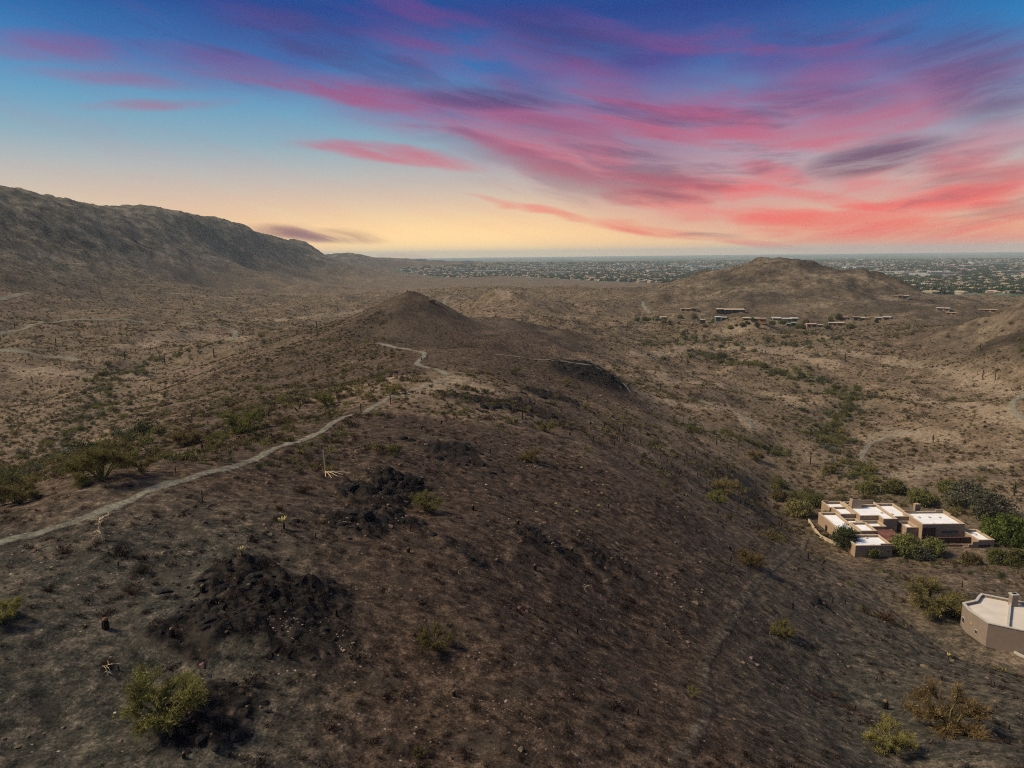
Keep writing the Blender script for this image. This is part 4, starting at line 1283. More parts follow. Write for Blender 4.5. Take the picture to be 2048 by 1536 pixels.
window_row(H1, [104.6, 105.6, 106.6, 107.6], 160.9, 31.9, 32.45, .62, M['glassg'])
window_row(H1, [109.9, 110.7, 111.5, 112.3], 155.7, 30.5, 31.1, .62, M['dark'])
window_row(H1, [86.1], 151.0, 31.6, 32.0, .3, M['dark'])
part_box(H1, 'door', 78.70, 78.79, 166.2, 167.2, 29.9, 32.1, M['dark'])
part_box(H1, 'door', 78.70, 78.79, 162.0, 163.0, 29.9, 32.1, M['dark'])
for x, y, z in [(94.3, 170.2, 33.92), (96.9, 170.0, 33.57), (98.9, 168.2, 33.57), (101.8, 166.5, 34.02), (104.3, 166.4, 34.02), (106.8, 166.2, 34.02), (103.0, 162.2, 34.02), (105.2, 162.0, 34.02), (107.5, 161.9, 34.02), (83.6, 156.4, 33.02), (81.2, 155.0, 33.02), (86.0, 165.6, 32.42), (111.9, 160.0, 32.02)]:
    b = MB(); ox, oy, oz = H1.location
    b.tube([(x - ox, y - oy, z - oz), (x - ox, y - oy, z - oz + .16), (x - ox, y - oy, z - oz + .24)], [.34, .34, .2], 10)
    obj('roof_vent', b.mesh('roof_vent', [M['vent']]), H1)
for y in (158.3, 160.2):
    part_box(H1, 'spout', 113.62, 114.4, y, y + .25, 31.9, 32.15, M['cap'])

# garden wall climbing the bank left of the house
gw = empty('garden_wall', (77, 158, 30)); tag(gw, 'thin tan garden wall climbing the bank left of the big house', 'wall')
WP = [hit(*p) for p in [(1617, 1043), (1627, 1058), (1640, 1075), (1655, 1083), (1672, 1090), (1690, 1093), (1708, 1096)]]
for a, b_ in zip(WP[:-1], WP[1:]):
    d = Vector((b_[0] - a[0], b_[1] - a[1])).normalized(); nrm = Vector((-d.y, d.x)) * .14
    b = MB(); za, zb = a[2] - .6, b_[2] - .6; ta = max(a[2], b_[2]) + .75
    V = [(a[0] - nrm.x, a[1] - nrm.y, za), (b_[0] - nrm.x, b_[1] - nrm.y, zb), (b_[0] + nrm.x, b_[1] + nrm.y, zb), (a[0] + nrm.x, a[1] + nrm.y, za)]
    V += [(v[0], v[1], ta) for v in V]
    b.add([(v[0] - 77, v[1] - 158, v[2] - 30) for v in V], [(0, 3, 2, 1), (4, 5, 6, 7), (0, 1, 5, 4), (1, 2, 6, 5), (2, 3, 7, 6), (3, 0, 4, 7)])
    obj('wall_panel', b.mesh('wall_panel', [M['cap']]), gw)

# house at the right edge
ZR2 = -56.0


def onz(px, py, z):
    r = ray(px, py); k = z / r[2]
    return (r[0] * k, r[1] * k)


pts = [onz(*p, ZR2) for p in [(1936.6, 1222.7), (1976, 1249.6), (2015, 1258), (2048, 1265)]]
back = [onz(*p, ZR2) for p in [(2048, 1207), (1962, 1190), (1957, 1194), (1951, 1203), (1925, 1208.6)]]
ex = (pts[-1][0] - pts[-2][0], pts[-1][1] - pts[-2][1]); ln = math.hypot(*ex)
far1 = (pts[-1][0] + ex[0] / ln * 14, pts[-1][1] + ex[1] / ln * 14)
eb = (back[0][0] - back[1][0], back[0][1] - back[1][1]); lb = math.hypot(*eb)
far2 = (back[0][0] + eb[0] / lb * 12, back[0][1] + eb[1] / lb * 12)
poly2 = [back[-1], *pts[:3], far1, far2, *back[1:4]]
H2 = empty('curved_flat_roofed_house', (poly2[2][0], poly2[2][1], 40.4))
tag(H2, 'grey-tan house with cream flat roof cut off by the right edge', 'house')
wing(H2, poly2, 38.2, 43.85, 44.2, M['stucco2'], M['cap2'], M['roof2'], .28)
gx, gy = onz(2015, 1258, ZR2); hx, hy = onz(2021, 1204, ZR2)
o2 = H2.location
b = MB(); dv = Vector((hx - gx, hy - gy)).normalized(); nv = Vector((-dv.y, dv.x)) * .16
a_ = Vector((gx, gy)) + dv * .35; c_ = Vector((hx, hy)) - dv * .35
V = [(*(a_ - nv), 43.8), (*(c_ - nv), 43.8), (*(c_ + nv), 43.8), (*(a_ + nv), 43.8)]
V += [(v[0], v[1], 44.28) for v in V]
b.add([(v[0] - o2[0], v[1] - o2[1], v[2] - o2[2]) for v in V], [(0, 3, 2, 1), (4, 5, 6, 7), (0, 1, 5, 4), (1, 2, 6, 5), (2, 3, 7, 6), (3, 0, 4, 7)])
obj('roof_divider', b.mesh('roof_divider', [M['cap2']]), H2)
c2 = Vector((hx, hy)) - dv * 1.2
chm = part_box(H2, 'chimney', c2.x, c2.x + 1.0, c2.y - .3, c2.y + .5, 43.4, 45.7, M['stucco2'])
part_box(H2, 'chimney_cap', c2.x - .08, c2.x + 1.08, c2.y - .38, c2.y + .58, 45.7, 45.9, M['cap2'], chm)
part_box(H2, 'flue', c2.x + .2, c2.x + .8, c2.y - .1, c2.y + .3, 45.85, 46.0, M['dark'], chm)


def on_wall(root, a, b, t0, t1, z0, z1, name, m, out=.05, parent=None, framem=None):
    A, B = Vector(a), Vector(b); d = (B - A); L = d.length; d.normalize(); nrm = Vector((d.y, -d.x))
    def panel(nm, t0, t1, z0, z1, m, o0, o1, par):
        bb = MB(); q = []
        for o in (o0, o1):
            p, r_ = A + d * (t0 * L) + nrm * o, A + d * (t1 * L) + nrm * o
            q += [(p.x, p.y, z0), (r_.x, r_.y, z0), (r_.x, r_.y, z1), (p.x, p.y, z1)]
        bb.add([(v[0] - root.location[0], v[1] - root.location[1], v[2] - root.location[2]) for v in q], [(4, 5, 6, 7), (0, 4, 7, 3), (1, 2, 6, 5), (3, 7, 6, 2), (0, 1, 5, 4)])
        return obj(nm, bb.mesh(nm, [m]), par)
    w = panel(name, t0, t1, z0, z1, framem or m, .003, out, parent or root)
    if framem:
        k = .12 * (t1 - t0)
        panel('pane', t0 + k, t1 - k, z0 + .1, z1 - .1, m, out + .003, out + .02, w)
    return w


on_wall(H2, poly2[0], poly2[1], .25, .62, 41.3, 42.3, 'window', M['glass'], framem=M['cap2'])
on_wall(H2, poly2[1], poly2[2], .42, .56, 41.3, 42.0, 'window', M['glass'], framem=M['cap2'])
on_wall(H2, poly2[1], poly2[2], .16, .27, 42.3, 42.6, 'wall_lamp_panel', M['ochre'])
ZT = -57.7
tp = [onz(*p, ZT) for p in [(2001, 1262), (2032, 1281), (2048, 1285)]]
te = (tp[2][0] + 12, tp[2][1] - 1.0)
wing(H2, [tp[0], tp[1], te, (te[0], te[1] + 3.0)], 38.2, 41.5, 42.3, M['stucco2'], M['cap2'], M['roof2'], .2, 'terrace')
rw = empty('retaining_wall', (poly2[2][0], poly2[2][1] - 4, 40)); tag(rw, 'low pale-topped retaining wall below the house at the right edge', 'wall')
RP = [hit(*p) for p in [(1978, 1272), (1996, 1285), (2014, 1297), (2034, 1309), (2060, 1322)]]
for a, b_ in zip(RP[:-1], RP[1:]):
    A, B = Vector(a[:2]), Vector(b_[:2]); d = (B - A).normalized(); nr = Vector((-d.y, d.x)) * .12
    b = MB(); zt = max(a[2], b_[2]) + .35
    V = [(*(A - nr), a[2] - .8), (*(B - nr), b_[2] - .8), (*(B + nr), b_[2] - .8), (*(A + nr), a[2] - .8)]; V += [(v[0], v[1], zt) for v in V]
    b.add([(v[0] - rw.location[0], v[1] - rw.location[1], v[2] - rw.location[2]) for v in V], [(0, 3, 2, 1), (4, 5, 6, 7), (0, 1, 5, 4), (1, 2, 6, 5), (2, 3, 7, 6), (3, 0, 4, 7)])
    obj('wall_panel', b.mesh('wall_panel', [M['cap2']]), rw)


# ------------------------------------------------------------------ houses at the foot of the round hill
def hill_house(px, py, wpx, wallm, roofm, label, hm=4.0, blocks=3, sloped=False, depth=.55, seed=0):
    p = hit(px, py)
    if p is None: return
    d = math.dist(p, (0, 0, CZ)); w = wpx / F * d * .82
    yaw = -math.atan2(p[0], p[1]) + random.uniform(-.15, .15)
    r = random.Random(seed + px)
    e = empty('hillside_house', (p[0], p[1], p[2] - .4)); e.rotation_euler = (0, 0, yaw)
    tag(e, label, 'house', 'houses below the round hill')
    x = -w / 2
    ws = [r.uniform(.7, 1.4) for _ in range(blocks)]; tot = sum(ws)
    for i, k in enumerate(ws):
        bw = w * k / tot; dep = w * depth * r.uniform(.7, 1.1); off = r.uniform(-.08, .12) * w; h = hm * r.uniform(.8, 1.25)
        b = MB().box(x, x + bw - .05, off, off + dep, -1.5, h)
        wl2 = obj('wall', b.mesh('house_wall', [wallm]), e)
        b = MB()
        if sloped:
            b.box(x - .4, x + bw + .35, off - .4, off + dep + .4, h + .003, h + 1.3, 0, (x + bw * .3, x + bw * .7, off + dep * .4, off + dep * .6))
        else:
            b.box(x - .25, x + bw + .2, off - .7, off + dep + .2, h + .003, h + .38)
        obj('roof', b.mesh('house_roof', [roofm]), e)
        n = max(1, int(bw / 4))
        for q in range(n):
            xa = x + bw * (q + .2) / n; xb = x + bw * (q + .8) / n
            b = MB().box(xa, xb, off - .06, off - .003, .9, h - .5)
            obj('window', b.mesh('house_window', [M['glass']]), e)
        x += bw
    return e


for a in [(1322, 641, 30, M['stucco'], M['cap'], 'tan house beside the dark trees at left end of hillside row'),
          (1378, 622, 38, M['stucco'], M['tanroof'], 'tan two-level house above the hillside row on left'),
          (1462, 627, 62, M['black'], M['cap'], 'long black modern house with pale flat roof under the hill'),
          (1405, 646, 11, M['black'], M['white'], 'small white-framed box house in the hillside row'),
          (1442, 643, 26, M['sage'], M['white'], 'white modern house with flat roof below the black house'),
          (1508, 643, 52, M['ochre'], M['tanroof'], 'orange-tan house with columned porch below the round hill'),
          (1572, 644, 56, M['sage'], M['cap2'], 'grey-green house with long pale roof below round hill'),
          (1630, 655, 34, M['stucco'], M['tanroof'], 'tan house among trees in the lower hillside row'),
          (1672, 652, 32, M['stucco'], M['cap'], 'tan house with pale flat roof at lower hillside row end'),
          (1582, 653, 22, M['stucco2'], M['sage'], 'low grey house below the house with long white roof'),
          (1682, 640, 26, M['stucco'], M['tanroof'], 'tan house behind the lower row of hillside houses'),
          (1722, 642, 34, M['stucco2'], M['tanroof'], 'low brown house with tan roof at foot of round hill'),
          (1766, 641, 30, M['stucco'], M['cap2'], 'house with pale flat roof at right end of hillside row'),
          (1800, 596, 34, M['stucco'], M['cap'], 'tan house on the right shoulder of the round hill'),
          (1885, 622, 24, M['stucco'], M['roof2'], 'house with white roof in the gap beyond the hills'),
          (1902, 630, 18, M['ochre'], M['tanroof'], 'small orange house in the gap behind the right hill'),
          (1975, 624, 32, M['ochre'], M['tanroof'], 'orange-tan house on crest behind the right hill')]:
    hill_house(*a, hm=4.8 if 'black' in a[5] else 3.3, blocks=1 if a[2] < 20 else 3 if a[2] > 33 else 2)

# ------------------------------------------------------------------ trees and large bushes one can point at
TL = [('palo_verde_a', 330, 1440, 142, 'big yellow-green palo verde at the lower left corner'),
      ('palo_verde_b', 868, 1298, 74, 'open yellow-green palo verde on bottom centre slope'),
      ('palo_verde_b', 852, 1022, 66, 'palo verde beside the dark rock outcrop in the middle'),
      ('palo_verde_c', 1900, 1462, 118, 'wide ochre palo verde near the lower right corner'),
      ('palo_verde_a', 1780, 1503, 78, 'smaller yellow-green palo verde left of the ochre one at lower right'),
      ('palo_verde_a', 1565, 1270, 42, 'round yellow-green palo verde alone on the grey slope'),
      ('palo_verde_c', 1866, 1222, 96, 'broad ochre palo verde left of the right edge house'),
      ('wide_tree', 1902, 1226, 60, 'dark green tree behind the broad ochre palo verde'),
      ('palo_verde_a', 205, 958, 112, 'wide yellow-green palo verde left of the ridge trail'),
      ('palo_verde_b', 285, 945, 48, 'smaller palo verde next to the wide one by the trail'),
      ('palo_verde_a', 32, 1006, 66, 'palo verde at the left edge above the trail'),
      ('palo_verde_a', 0, 1240, 62, 'yellow-green palo verde cut off by the left edge'),
      ('palo_verde_b', 437, 894, 44, 'palo verde just above the trail on the left slope'),
      ('palo_verde_a', 492, 864, 78, 'broad palo verde clump above the trail left of centre'),
      ('palo_verde_c', 372, 890, 54, 'ochre palo verde on the left slope above the trail'),
      ('palo_verde_b', 652, 812, 46, 'palo verde on the left slope near the trail bend'),
      ('palo_verde_a', 787, 788, 38, 'palo verde beside the pale bare patch on the ridge'),
      ('olive_tree', 318, 866, 36, 'dark olive bush on the left slope'),
      ('palo_verde_b', 1096, 866, 40, 'palo verde on the dark ridge flank below a burnt saguaro'),
      ('palo_verde_c', 1060, 924, 48, 'ochre palo verde on the dark ridge flank in the middle'),
      ('palo_verde_b', 1135, 772, 22, 'small palo verde beside the black rocky knob'),
      ('palo_verde_b', 1030, 748, 24, 'small palo verde on the knoll right of the saddle'),
      ('palo_verde_c', 1500, 1130, 56, 'ochre palo verde on the slope left of the big house'),
      ('palo_verde_b', 1386, 1392, 26, 'small yellow-green bush on the lower right slope'),
      ('palo_verde_b', 838, 1512, 26, 'small yellow-green bush at the bottom edge'),
      ('round_tree', 1687, 1096, 66, 'round dark green tree in front of the big house'),
      ('wide_tree', 1812, 1108, 80, 'spreading green tree before the front of the big house'),
      ('wide_tree', 1862, 1108, 64, 'green tree right of the spreading one before the big house'),
      ('sage_tree', 1842, 1118, 50, 'grey-green bush below the spreading tree at the big house'),
      ('bright_tree', 2012, 1082, 100, 'bright green tree mass right of the big house'),
      ('bright_tree', 2060, 1088, 80, 'bright green tree at the right edge beside the house'),
      ('wide_tree', 1998, 1128, 56, 'green tree at the right corner of the big house'),
      ('olive_tree', 1942, 1128, 46, 'olive bush before the low right wing of the big house'),
      ('wide_tree', 1745, 1112, 44, 'dark bush against the front wall of the big house'),
      ('wide_tree', 2040, 1132, 60, 'green bush at the right edge below the bright trees'),
      ('olive_tree', 1655, 1040, 40, 'green bush at the left end of the big house'),
      ('olive_tree', 1598, 1030, 70, 'olive bush left of the garden wall'),
      ('wide_tree', 1628, 1012, 50, 'dark green bush behind the left end of big house'),
      ('olive_tree', 1560, 1000, 46, 'olive bush upslope from the big house'),
      ('sage_tree', 1930, 1010, 90, 'grey-green tree in the wash behind the big house'),
      ('sage_tree', 1985, 1035, 90, 'pale grey-green tree in the wash near the right edge'),
      ('wide_tree', 1840, 1008, 60, 'dark green tree close behind the big house'),
      ('olive_tree', 1790, 985, 56, 'olive tree in the wash behind the big house'),
      ('wide_tree', 1895, 985, 50, 'dark tree in the wash beyond the big house'),
      ('olive_tree', 1738, 985, 46, 'olive tree behind the chimney of the big house'),
      ('palo_verde_c', 1450, 985, 54, 'ochre green bush on the spur upslope of the big house'),
      ('palo_verde_a', 1432, 1005, 40, 'yellow-green bush just below the ochre green one on the spur'),
      ('palo_verde_c', 1510, 918, 34, 'ochre bush in the gully behind the speckled spur'),
      ('wide_tree', 1312, 641, 22, 'dark green tree at the left end of the hillside houses'),
      ('wide_tree', 1290, 642, 20, 'dark green tree left of the hillside houses'),
      ('wide_tree', 1274, 642, 16, 'leftmost dark green tree beside the hillside houses'),
      ('palo_verde_c', 865, 606, 14, 'small bush on the right shoulder of the pointed hill'),
      ('wide_tree', 1605, 657, 20, 'dark tree between the lower hillside houses'),
      ('wide_tree', 1428, 645, 16, 'dark tree left of the white modern house'),
      ('wide_tree', 1655, 657, 16, 'dark tree beside the right lower hillside house'),
      ('wide_tree', 1700, 657, 22, 'dark tree right of the lower hillside houses'),
      ('wide_tree', 1545, 650, 18, 'dark tree below the house with the long pale roof')]
for kind, px, py, w, lab in TL:
    if hit(px, py) is not None:
        nm = 'palo_verde' if kind.startswith('palo') else 'broadleaf_tree'
        tree(kind, nm, px, py, w, lab, zs=1.0)

for i in range(26):                                      # garden trees of the hillside houses
    px, py = random.uniform(1290, 1790), random.uniform(636, 662)
    if hit(px, py) is not None:
        w = region(px, py)
        tree(random.choice(['wide_tree', 'olive_tree', 'round_tree']), 'garden_tree', px, py, random.uniform(8, 20), 'small dark garden tree ' + w, 'tree', 'garden trees ' + w)

DEAD = [(1770, 1240, 40, 'rust-brown dead bush above the lower right corner'), (282, 1145, 32, 'dark brown dead bush on the burnt lower left slope'), (265, 1188, 46, 'spiky dark dead bush left of the near rock outcrop'), (98, 1182, 30, 'low brown dead bush near the left edge'),
        (215, 1332, 36, 'grey dead bush above the big palo verde'), (1148, 1082, 26, 'star-shaped rust-brown dead plant on middle slope'), (605, 985, 40, 'dark dead bush below the trail in the middle'), (560, 1020, 30, 'dead bush on the burnt ridge near the yellow cholla')]
PR['deadb'] = [shrub_mesh('dead_bush', [M['dead'], M['rust' if i == 0 else 'burntw']], 260, .75, 1, .05, 120) for i in range(2)]
for i, (px, py, w, lab) in enumerate(DEAD):
    p = hit(px, py); s = w / F * math.dist(p, (0, 0, CZ)) / 2
    o = place(PR['deadb'][0 if 'rust' in lab else 1], 'dead_bush', p[0], p[1], s); tag(o, lab, 'bush')


# ------------------------------------------------------------------ single cacti, snags and skeletons
def barrel(px, py, hpx, label):
    p = hit(px, py); s = hpx / F * math.dist(p, (0, 0, CZ)) * .8
    b = MB(); cactus_tube(b, [(0, 0, -.1), (0, 0, .15), (0, 0, .55), (0, 0, .82)], [.22, .27, .27, .2], 14)
    o = obj('barrel_cactus', b.mesh('barrel_cactus', [M['barrel']]), None, (p[0], p[1], p[2])); o.scale = (s,) * 3
    b = MB(); b.tube([(0, 0, .8), (0, 0, .92), (0, 0, 1.0)], [.21, .17, .05], 12)
    obj('crown', b.mesh('cactus_crown', [M['barreltop']], True), o)
    tag(o, label, 'cactus')


for a in [(212, 1258, 26, 'barrel cactus with scorched body and tan top, largest on left slope'), (344, 1272, 20, 'smaller scorched barrel cactus beside the near rock outcrop'), (406, 1185, 20, 'tan-topped barrel cactus at the edge of the near outcrop'),
          (946, 1020, 14, 'black barrel cactus alone on the dark middle slope'), (1036, 1050, 14, 'barrel cactus on the pale rock streak'), (1070, 1140, 16, 'leaning tan-topped barrel cactus on the charred slope'), (1770, 1418, 22, 'tall black barrel cactus near the ochre palo verde'),
          (1144, 1105, 14, 'black barrel cactus below the rust-brown dead plant'), (908, 1392, 16, 'black barrel cactus at bottom centre'), (1140, 870, 9, 'small barrel cactus on the dark ridge flank'), (368, 1516, 14, 'tan barrel cactus near the bottom edge'), (817, 1105, 14, 'barrel cactus below the middle outcrop')]:
    barrel(*a)


def cholla(px, py, hpx, label):
    p = hit(px, py); s = hpx / F * math.dist(p, (0, 0, CZ))
    b = MB(); b.tube([(0, 0, -.1), (.02, 0, .35), (0, .02, .62)], [.09, .075, .06], 6)
    o = obj('teddy_bear_cholla', b.mesh('cholla_trunk', [M['char']]), None, (p[0], p[1], p[2])); o.scale = (s,) * 3
    b = MB()
    for i in range(8):
        th = i * .8; r = .12 + .1 * (i % 3)
        b.tube([(math.cos(th) * .05, math.sin(th) * .05, .56), (math.cos(th) * r, math.sin(th) * r, .74 + .05 * (i % 2)), (math.cos(th) * r * 1.35, math.sin(th) * r * 1.35, .92 + .07 * (i % 2))], [.05, .085, .04], 7)
    obj('spiny_joints', b.mesh('cholla_joints', [M['cholla']], True), o)
    tag(o, label, 'cactus')


for a in [(568, 1058, 24, 'yellow-topped cholla with charred trunk on the near slope'), (484, 1112, 18, 'yellow cholla head just above the near outcrop'), (1163, 942, 9, 'tiny yellow-topped cholla, uppermost on the dark flank'), (1112, 1014, 9, 'tiny yellow cholla left of the pair on the dark flank'),
          (1154, 1030, 9, 'tiny yellow cholla right of the pair on the dark flank'), (1197, 1017, 8, 'tiny yellow cholla farthest right on the dark flank'), (1897, 1318, 10, 'tiny yellow cholla below the right edge house')]:
    cholla(*a)


def snag(px, py, hpx, label, seed, lean=.3):
    """bleached, branching skeleton of a dead cactus or shrub"""
    r = random.Random(seed); p = hit(px, py); s = hpx / F * math.dist(p, (0, 0, CZ))
    b = MB(); arch = [(0, 0, -.08), (-.04, 0, .25), (-.12, .02, .5), (-.08, .02, .72), (.1, 0, .86), (lean, 0, .92)]
    b.tube(arch, [.05, .045, .042, .036, .028, .014], 6)
    o = obj('bleached_snag', b.mesh('snag_trunk', [M['bleached']], True), None, tuple(p)); o.scale = (s,) * 3
    tips = []
    for k in range(9):
        st = Vector(arch[1 + k % 5]); d = Vector((r.uniform(-.45, .6), r.uniform(-.4, .4), r.uniform(-.35, .2)))
        b = MB(); b.tube([st, st + d * .5 + Vector((0, 0, .07)), st + d], [.024, .018, .008], 5)
        b.tube([st + d * .5 + Vector((0, 0, .06)), st + d * .6 + Vector((r.uniform(-.2, .2), r.uniform(-.2, .2), .12))], [.013, .005], 4)
        obj('branch', b.mesh('snag_branch', [M['bleached']], True), o)
    tag(o, label, 'dead plant')


snag(208, 1080, 48, 'bleached branching skeleton of a dead cholla by the trail', 4)
snag(1172, 1184, 15, 'thin bleached branch standing on the charred slope', 9, .6)
snag(1738, 1478, 18, 'curved bleached stick left of the palo verde at lower right', 12, .5)
snag(217, 1350, 22, 'curved bleached stick above the big palo verde', 15, .7)
p = hit(651, 944); s = 42 / F * math.dist(p, (0, 0, CZ))
b = MB(); b.tube([(0, 0, -.1), (-.02, 0, .5), (-.05, 0, 1.0)], [.05, .04, .025], 6)
o = obj('saguaro_skeleton', b.mesh('upright_ribs', [M['bleached']]), None, tuple(p)); o.scale = (s,) * 3
tag(o, 'upright golden saguaro skeleton with fallen ribs below the trail', 'dead plant')
for k in range(5):
    b = MB(); d = Vector((1.1 - .5 * k * .4, -.2 - .22 * k, 0)); b.tube([(0, 0, .05), d * .5 + Vector((0, 0, .06)), d + Vector((0, 0, .02 - .05 * k * .2))], [.02, .018, .012], 5)
    obj('fallen_rib', b.mesh('fallen_rib', [M['bleached']]), o)

SAGS = [(1045, 838, 26, 1), (1090, 828, 20, 1), (1433, 890, 22, 1), (634, 662, 20, 0), (428, 716, 20, 0), (330, 728, 20, 0), (1866, 886, 16, 0), (2028, 992, 26, 0), (1302, 700, 14, 0), (1690, 724, 18, 0), (1496, 735, 14, 0), (1338, 720, 12, 0), (560, 688, 12, 0), (1375, 730, 14, 0),
        (1965, 757, 16, 0), (1990, 760, 14, 0), (1550, 752, 12, 0), (352, 950, 18, 1), (405, 1004, 24, 1), (722, 826, 20, 1), (781, 808, 20, 1), (1476, 898, 16, 0), (250, 720, 16, 0), (112, 690, 14, 0), (30, 660, 12, 0), (485, 668, 10, 0), (700, 660, 8, 1), (1180, 700, 10, 0), (1960, 700, 12, 0)]
for px, py, h, bu in SAGS:
    p = hit(px, py)
    if p is None: continue
    s = h / F * math.dist(p, (0, 0, CZ)); k = 'sagb' if bu else 'sag'
    o = place(PR[k][int(rng.integers(len(PR[k])))], 'burnt_saguaro' if bu else 'saguaro', p[0], p[1], s)
    w = region(px, py)
    tag(o, ('tall scorched brown saguaro ' if bu else 'tall olive saguaro column ') + w, 'cactus', ('scorched saguaros ' if bu else 'tall saguaros ') + w)

# saguaro forest on the valley flats
pts = np.concatenate([sample(230, 1100, .0004), sample(230, 600, .0007, -44, -14)])
bu = burn_at(pts[:, 0], pts[:, 1]); pts = pts[(bu < .35) & ~on_pad(pts[:, 0], pts[:, 1])]
n = len(pts)
print('saguaros', scatter_kind('sag', 'saguaro', pts, rng.uniform(1.4, 4.2, n), rng.integers(0, 5, n), 'saguaro', 'cactus', 'saguaros', 'far_saguaros', 'distant saguaros dotted over the valley floors', 260, looks=['single-stemmed', 'slim', 'one-armed', 'two-armed', 'many-armed']))

# charred stumps over the burn, thick on the spur
q = np.concatenate([sample(38, 90, .012), sample(90, 240, .010), sample(240, 470, .006, -18, 12)])
b1 = burn_at(q[:, 0], q[:, 1]); q = q[(b1 > .42) & (rng.random(len(q)) < b1)]
sp_c = [survey(*t)[:2] for t in [(1250, 880, 170), (1330, 890, 176), (1380, 905, 176), (1450, 925, 180), (1420, 930, 172), (1300, 900, 168), (1350, 930, 165), (1500, 960, 172)]]
ex_ = np.concatenate([np.array(c)[None] + rng.normal(0, 9, (20, 2)) for c in sp_c])
q = np.concatenate([q, ex_]); k = off_trail(q[:, 0], q[:, 1]) & ~on_pad(q[:, 0], q[:, 1]); q = q[k]
n = len(q)
print('stumps', scatter_kind('stump', 'charred_stump', q, rng.uniform(.3, 1.05, n) * np.where(np.hypot(q[:, 0], q[:, 1]) < 90, .6, 1), rng.integers(0, 5, n), 'charred stump', 'stump', 'charred stumps', 'charred_stump_field', 'scattered charred stumps too many to count', 300, .0, ['upright', 'leaning', 'forked', 'crooked', 'brown']))
for px, py, lab in [(843, 721, 'dark stump on the trail edge at the saddle, lower of two'), (854, 714, 'dark stump on the trail edge at the saddle, upper of two'), (1665, 1205, 'left of two black stumps below the big house'), (1690, 1208, 'right of two black stumps below the big house')]:
    p = hit(px, py); s = 9 / F * math.dist(p, (0, 0, CZ)) * (1 if py < 800 else 1.2)
    tag(place(PR['stump'][0], 'charred_stump', p[0], p[1], s * .8), lab, 'stump')

# ------------------------------------------------------------------ scrub
pts = np.concatenate([sample(26, 70, 1.7), sample(70, 130, 1.0), sample(130, 200, .7), sample(200, 420, .5), sample(420, 760, .30), sample(760, 1500, .085)])
x, y = pts[:, 0], pts[:, 1]
bu = burn_at(x, y); r = np.hypot(x, y); cl = fbm(x, y, 14, 3, 61)
live = (bu + .22 * fbm(x, y, 9, 2, 63)) < .47 + .3 * sstep(-np.degrees(np.arctan2(x, y)), 6, 12) * sstep(r, 72, 80)
ok = off_trail(x, y, 1.4) & ~on_pad(x, y)
base_r = rng.random(len(x))
kl = ok & live & (base_r < np.clip(.55 + cl * .7, .08, 1) * (1 - .75 * crest_at(x, y)))
n = kl.sum(); sz = rng.gamma(5, .105, n) * (1 + .5 * sstep(r[kl], 300, 900))
ii = rng.choice(5, n, p=[.25, .2, .22, .18, .15])
print('dry', scatter_kind('dry', 'dry_shrub', pts[kl], sz, ii, 'dry shrub', 'shrub', 'dry shrubs', 'desert_scrub', 'low dry scrub covering the unburnt hills', 300, looks=['olive', 'olive-brown', 'brown', 'dark green', 'dark brown']))
kb = ok & ~live & (base_r < np.clip(.46 + cl * .8, .08, .95))
n = kb.sum(); sz = rng.gamma(2.6, .10, n)
print('burnt', scatter_kind('burnt', 'burnt_shrub', pts[kb], sz, rng.integers(0, 4, n), 'burnt shrub', 'shrub', 'burnt shrubs', 'burnt_scrub', 'dark burnt scrub over the burnt ridge', 300, looks=['black', 'dark grey', 'brown', 'dark brown']))

# green bushes along the washes and on the left slope
q = []
for L, m, sd_ in ((WASH[0], 560, 4.6), (WASH[1], 300, 7.0), (WASH[2], 160, 14.0), (WASH[3], 40, 2.5), (WASH[4], 24, 3)):
    seg = np.concatenate([[0], np.cumsum(np.hypot(*np.diff(L, axis=0).T))]); t = rng.uniform(0, seg[-1], m)
    q.append(np.stack([np.interp(t, seg, L[:, 0]), np.interp(t, seg, L[:, 1])], 1) + rng.normal(0, sd_, (m, 2)) * (rng.random((m, 1)) * 1.4 + .3))
q.append(sample(230, 700, .0011, 8, 42)); q.append(sample(400, 1100, .0005, -42, 10))
q = np.concatenate(q); x, y = q[:, 0], q[:, 1]
k = off_trail(x, y, 2.5) & ~on_pad(x, y) & (burn_at(x, y) < .62); q = q[k]
n = len(q); r = np.hypot(q[:, 0], q[:, 1])
print('gbush', scatter_kind('gbush', 'green_bush', q, rng.gamma(6, .23, n) * (1 + .35 * sstep(r, 250, 600)), rng.integers(0, 6, n), 'rounded desert bush', 'bush', 'green bushes', 'far_green_bushes', 'distant green bushes along the washes', 300, .1, ['mid-green', 'olive', 'leafy green', 'yellow-green', 'grey-green', 'dark green']))
q = np.concatenate([sample(85, 330, .0085, -40, -10), sample(100, 260, .0006, -4, 30)])
q = q[off_trail(q[:, 0], q[:, 1], 3) & ~on_pad(q[:, 0], q[:, 1])]; n = len(q)
print('pvbush', scatter_kind('pvbush', 'yellow_green_bush', q, rng.gamma(8, .13, n), rng.integers(0, 3, n), 'yellow-green twiggy bush', 'bush', 'yellow-green bushes', 'far_yellow_green_bushes', 'distant yellow-green bushes', 300, .08))

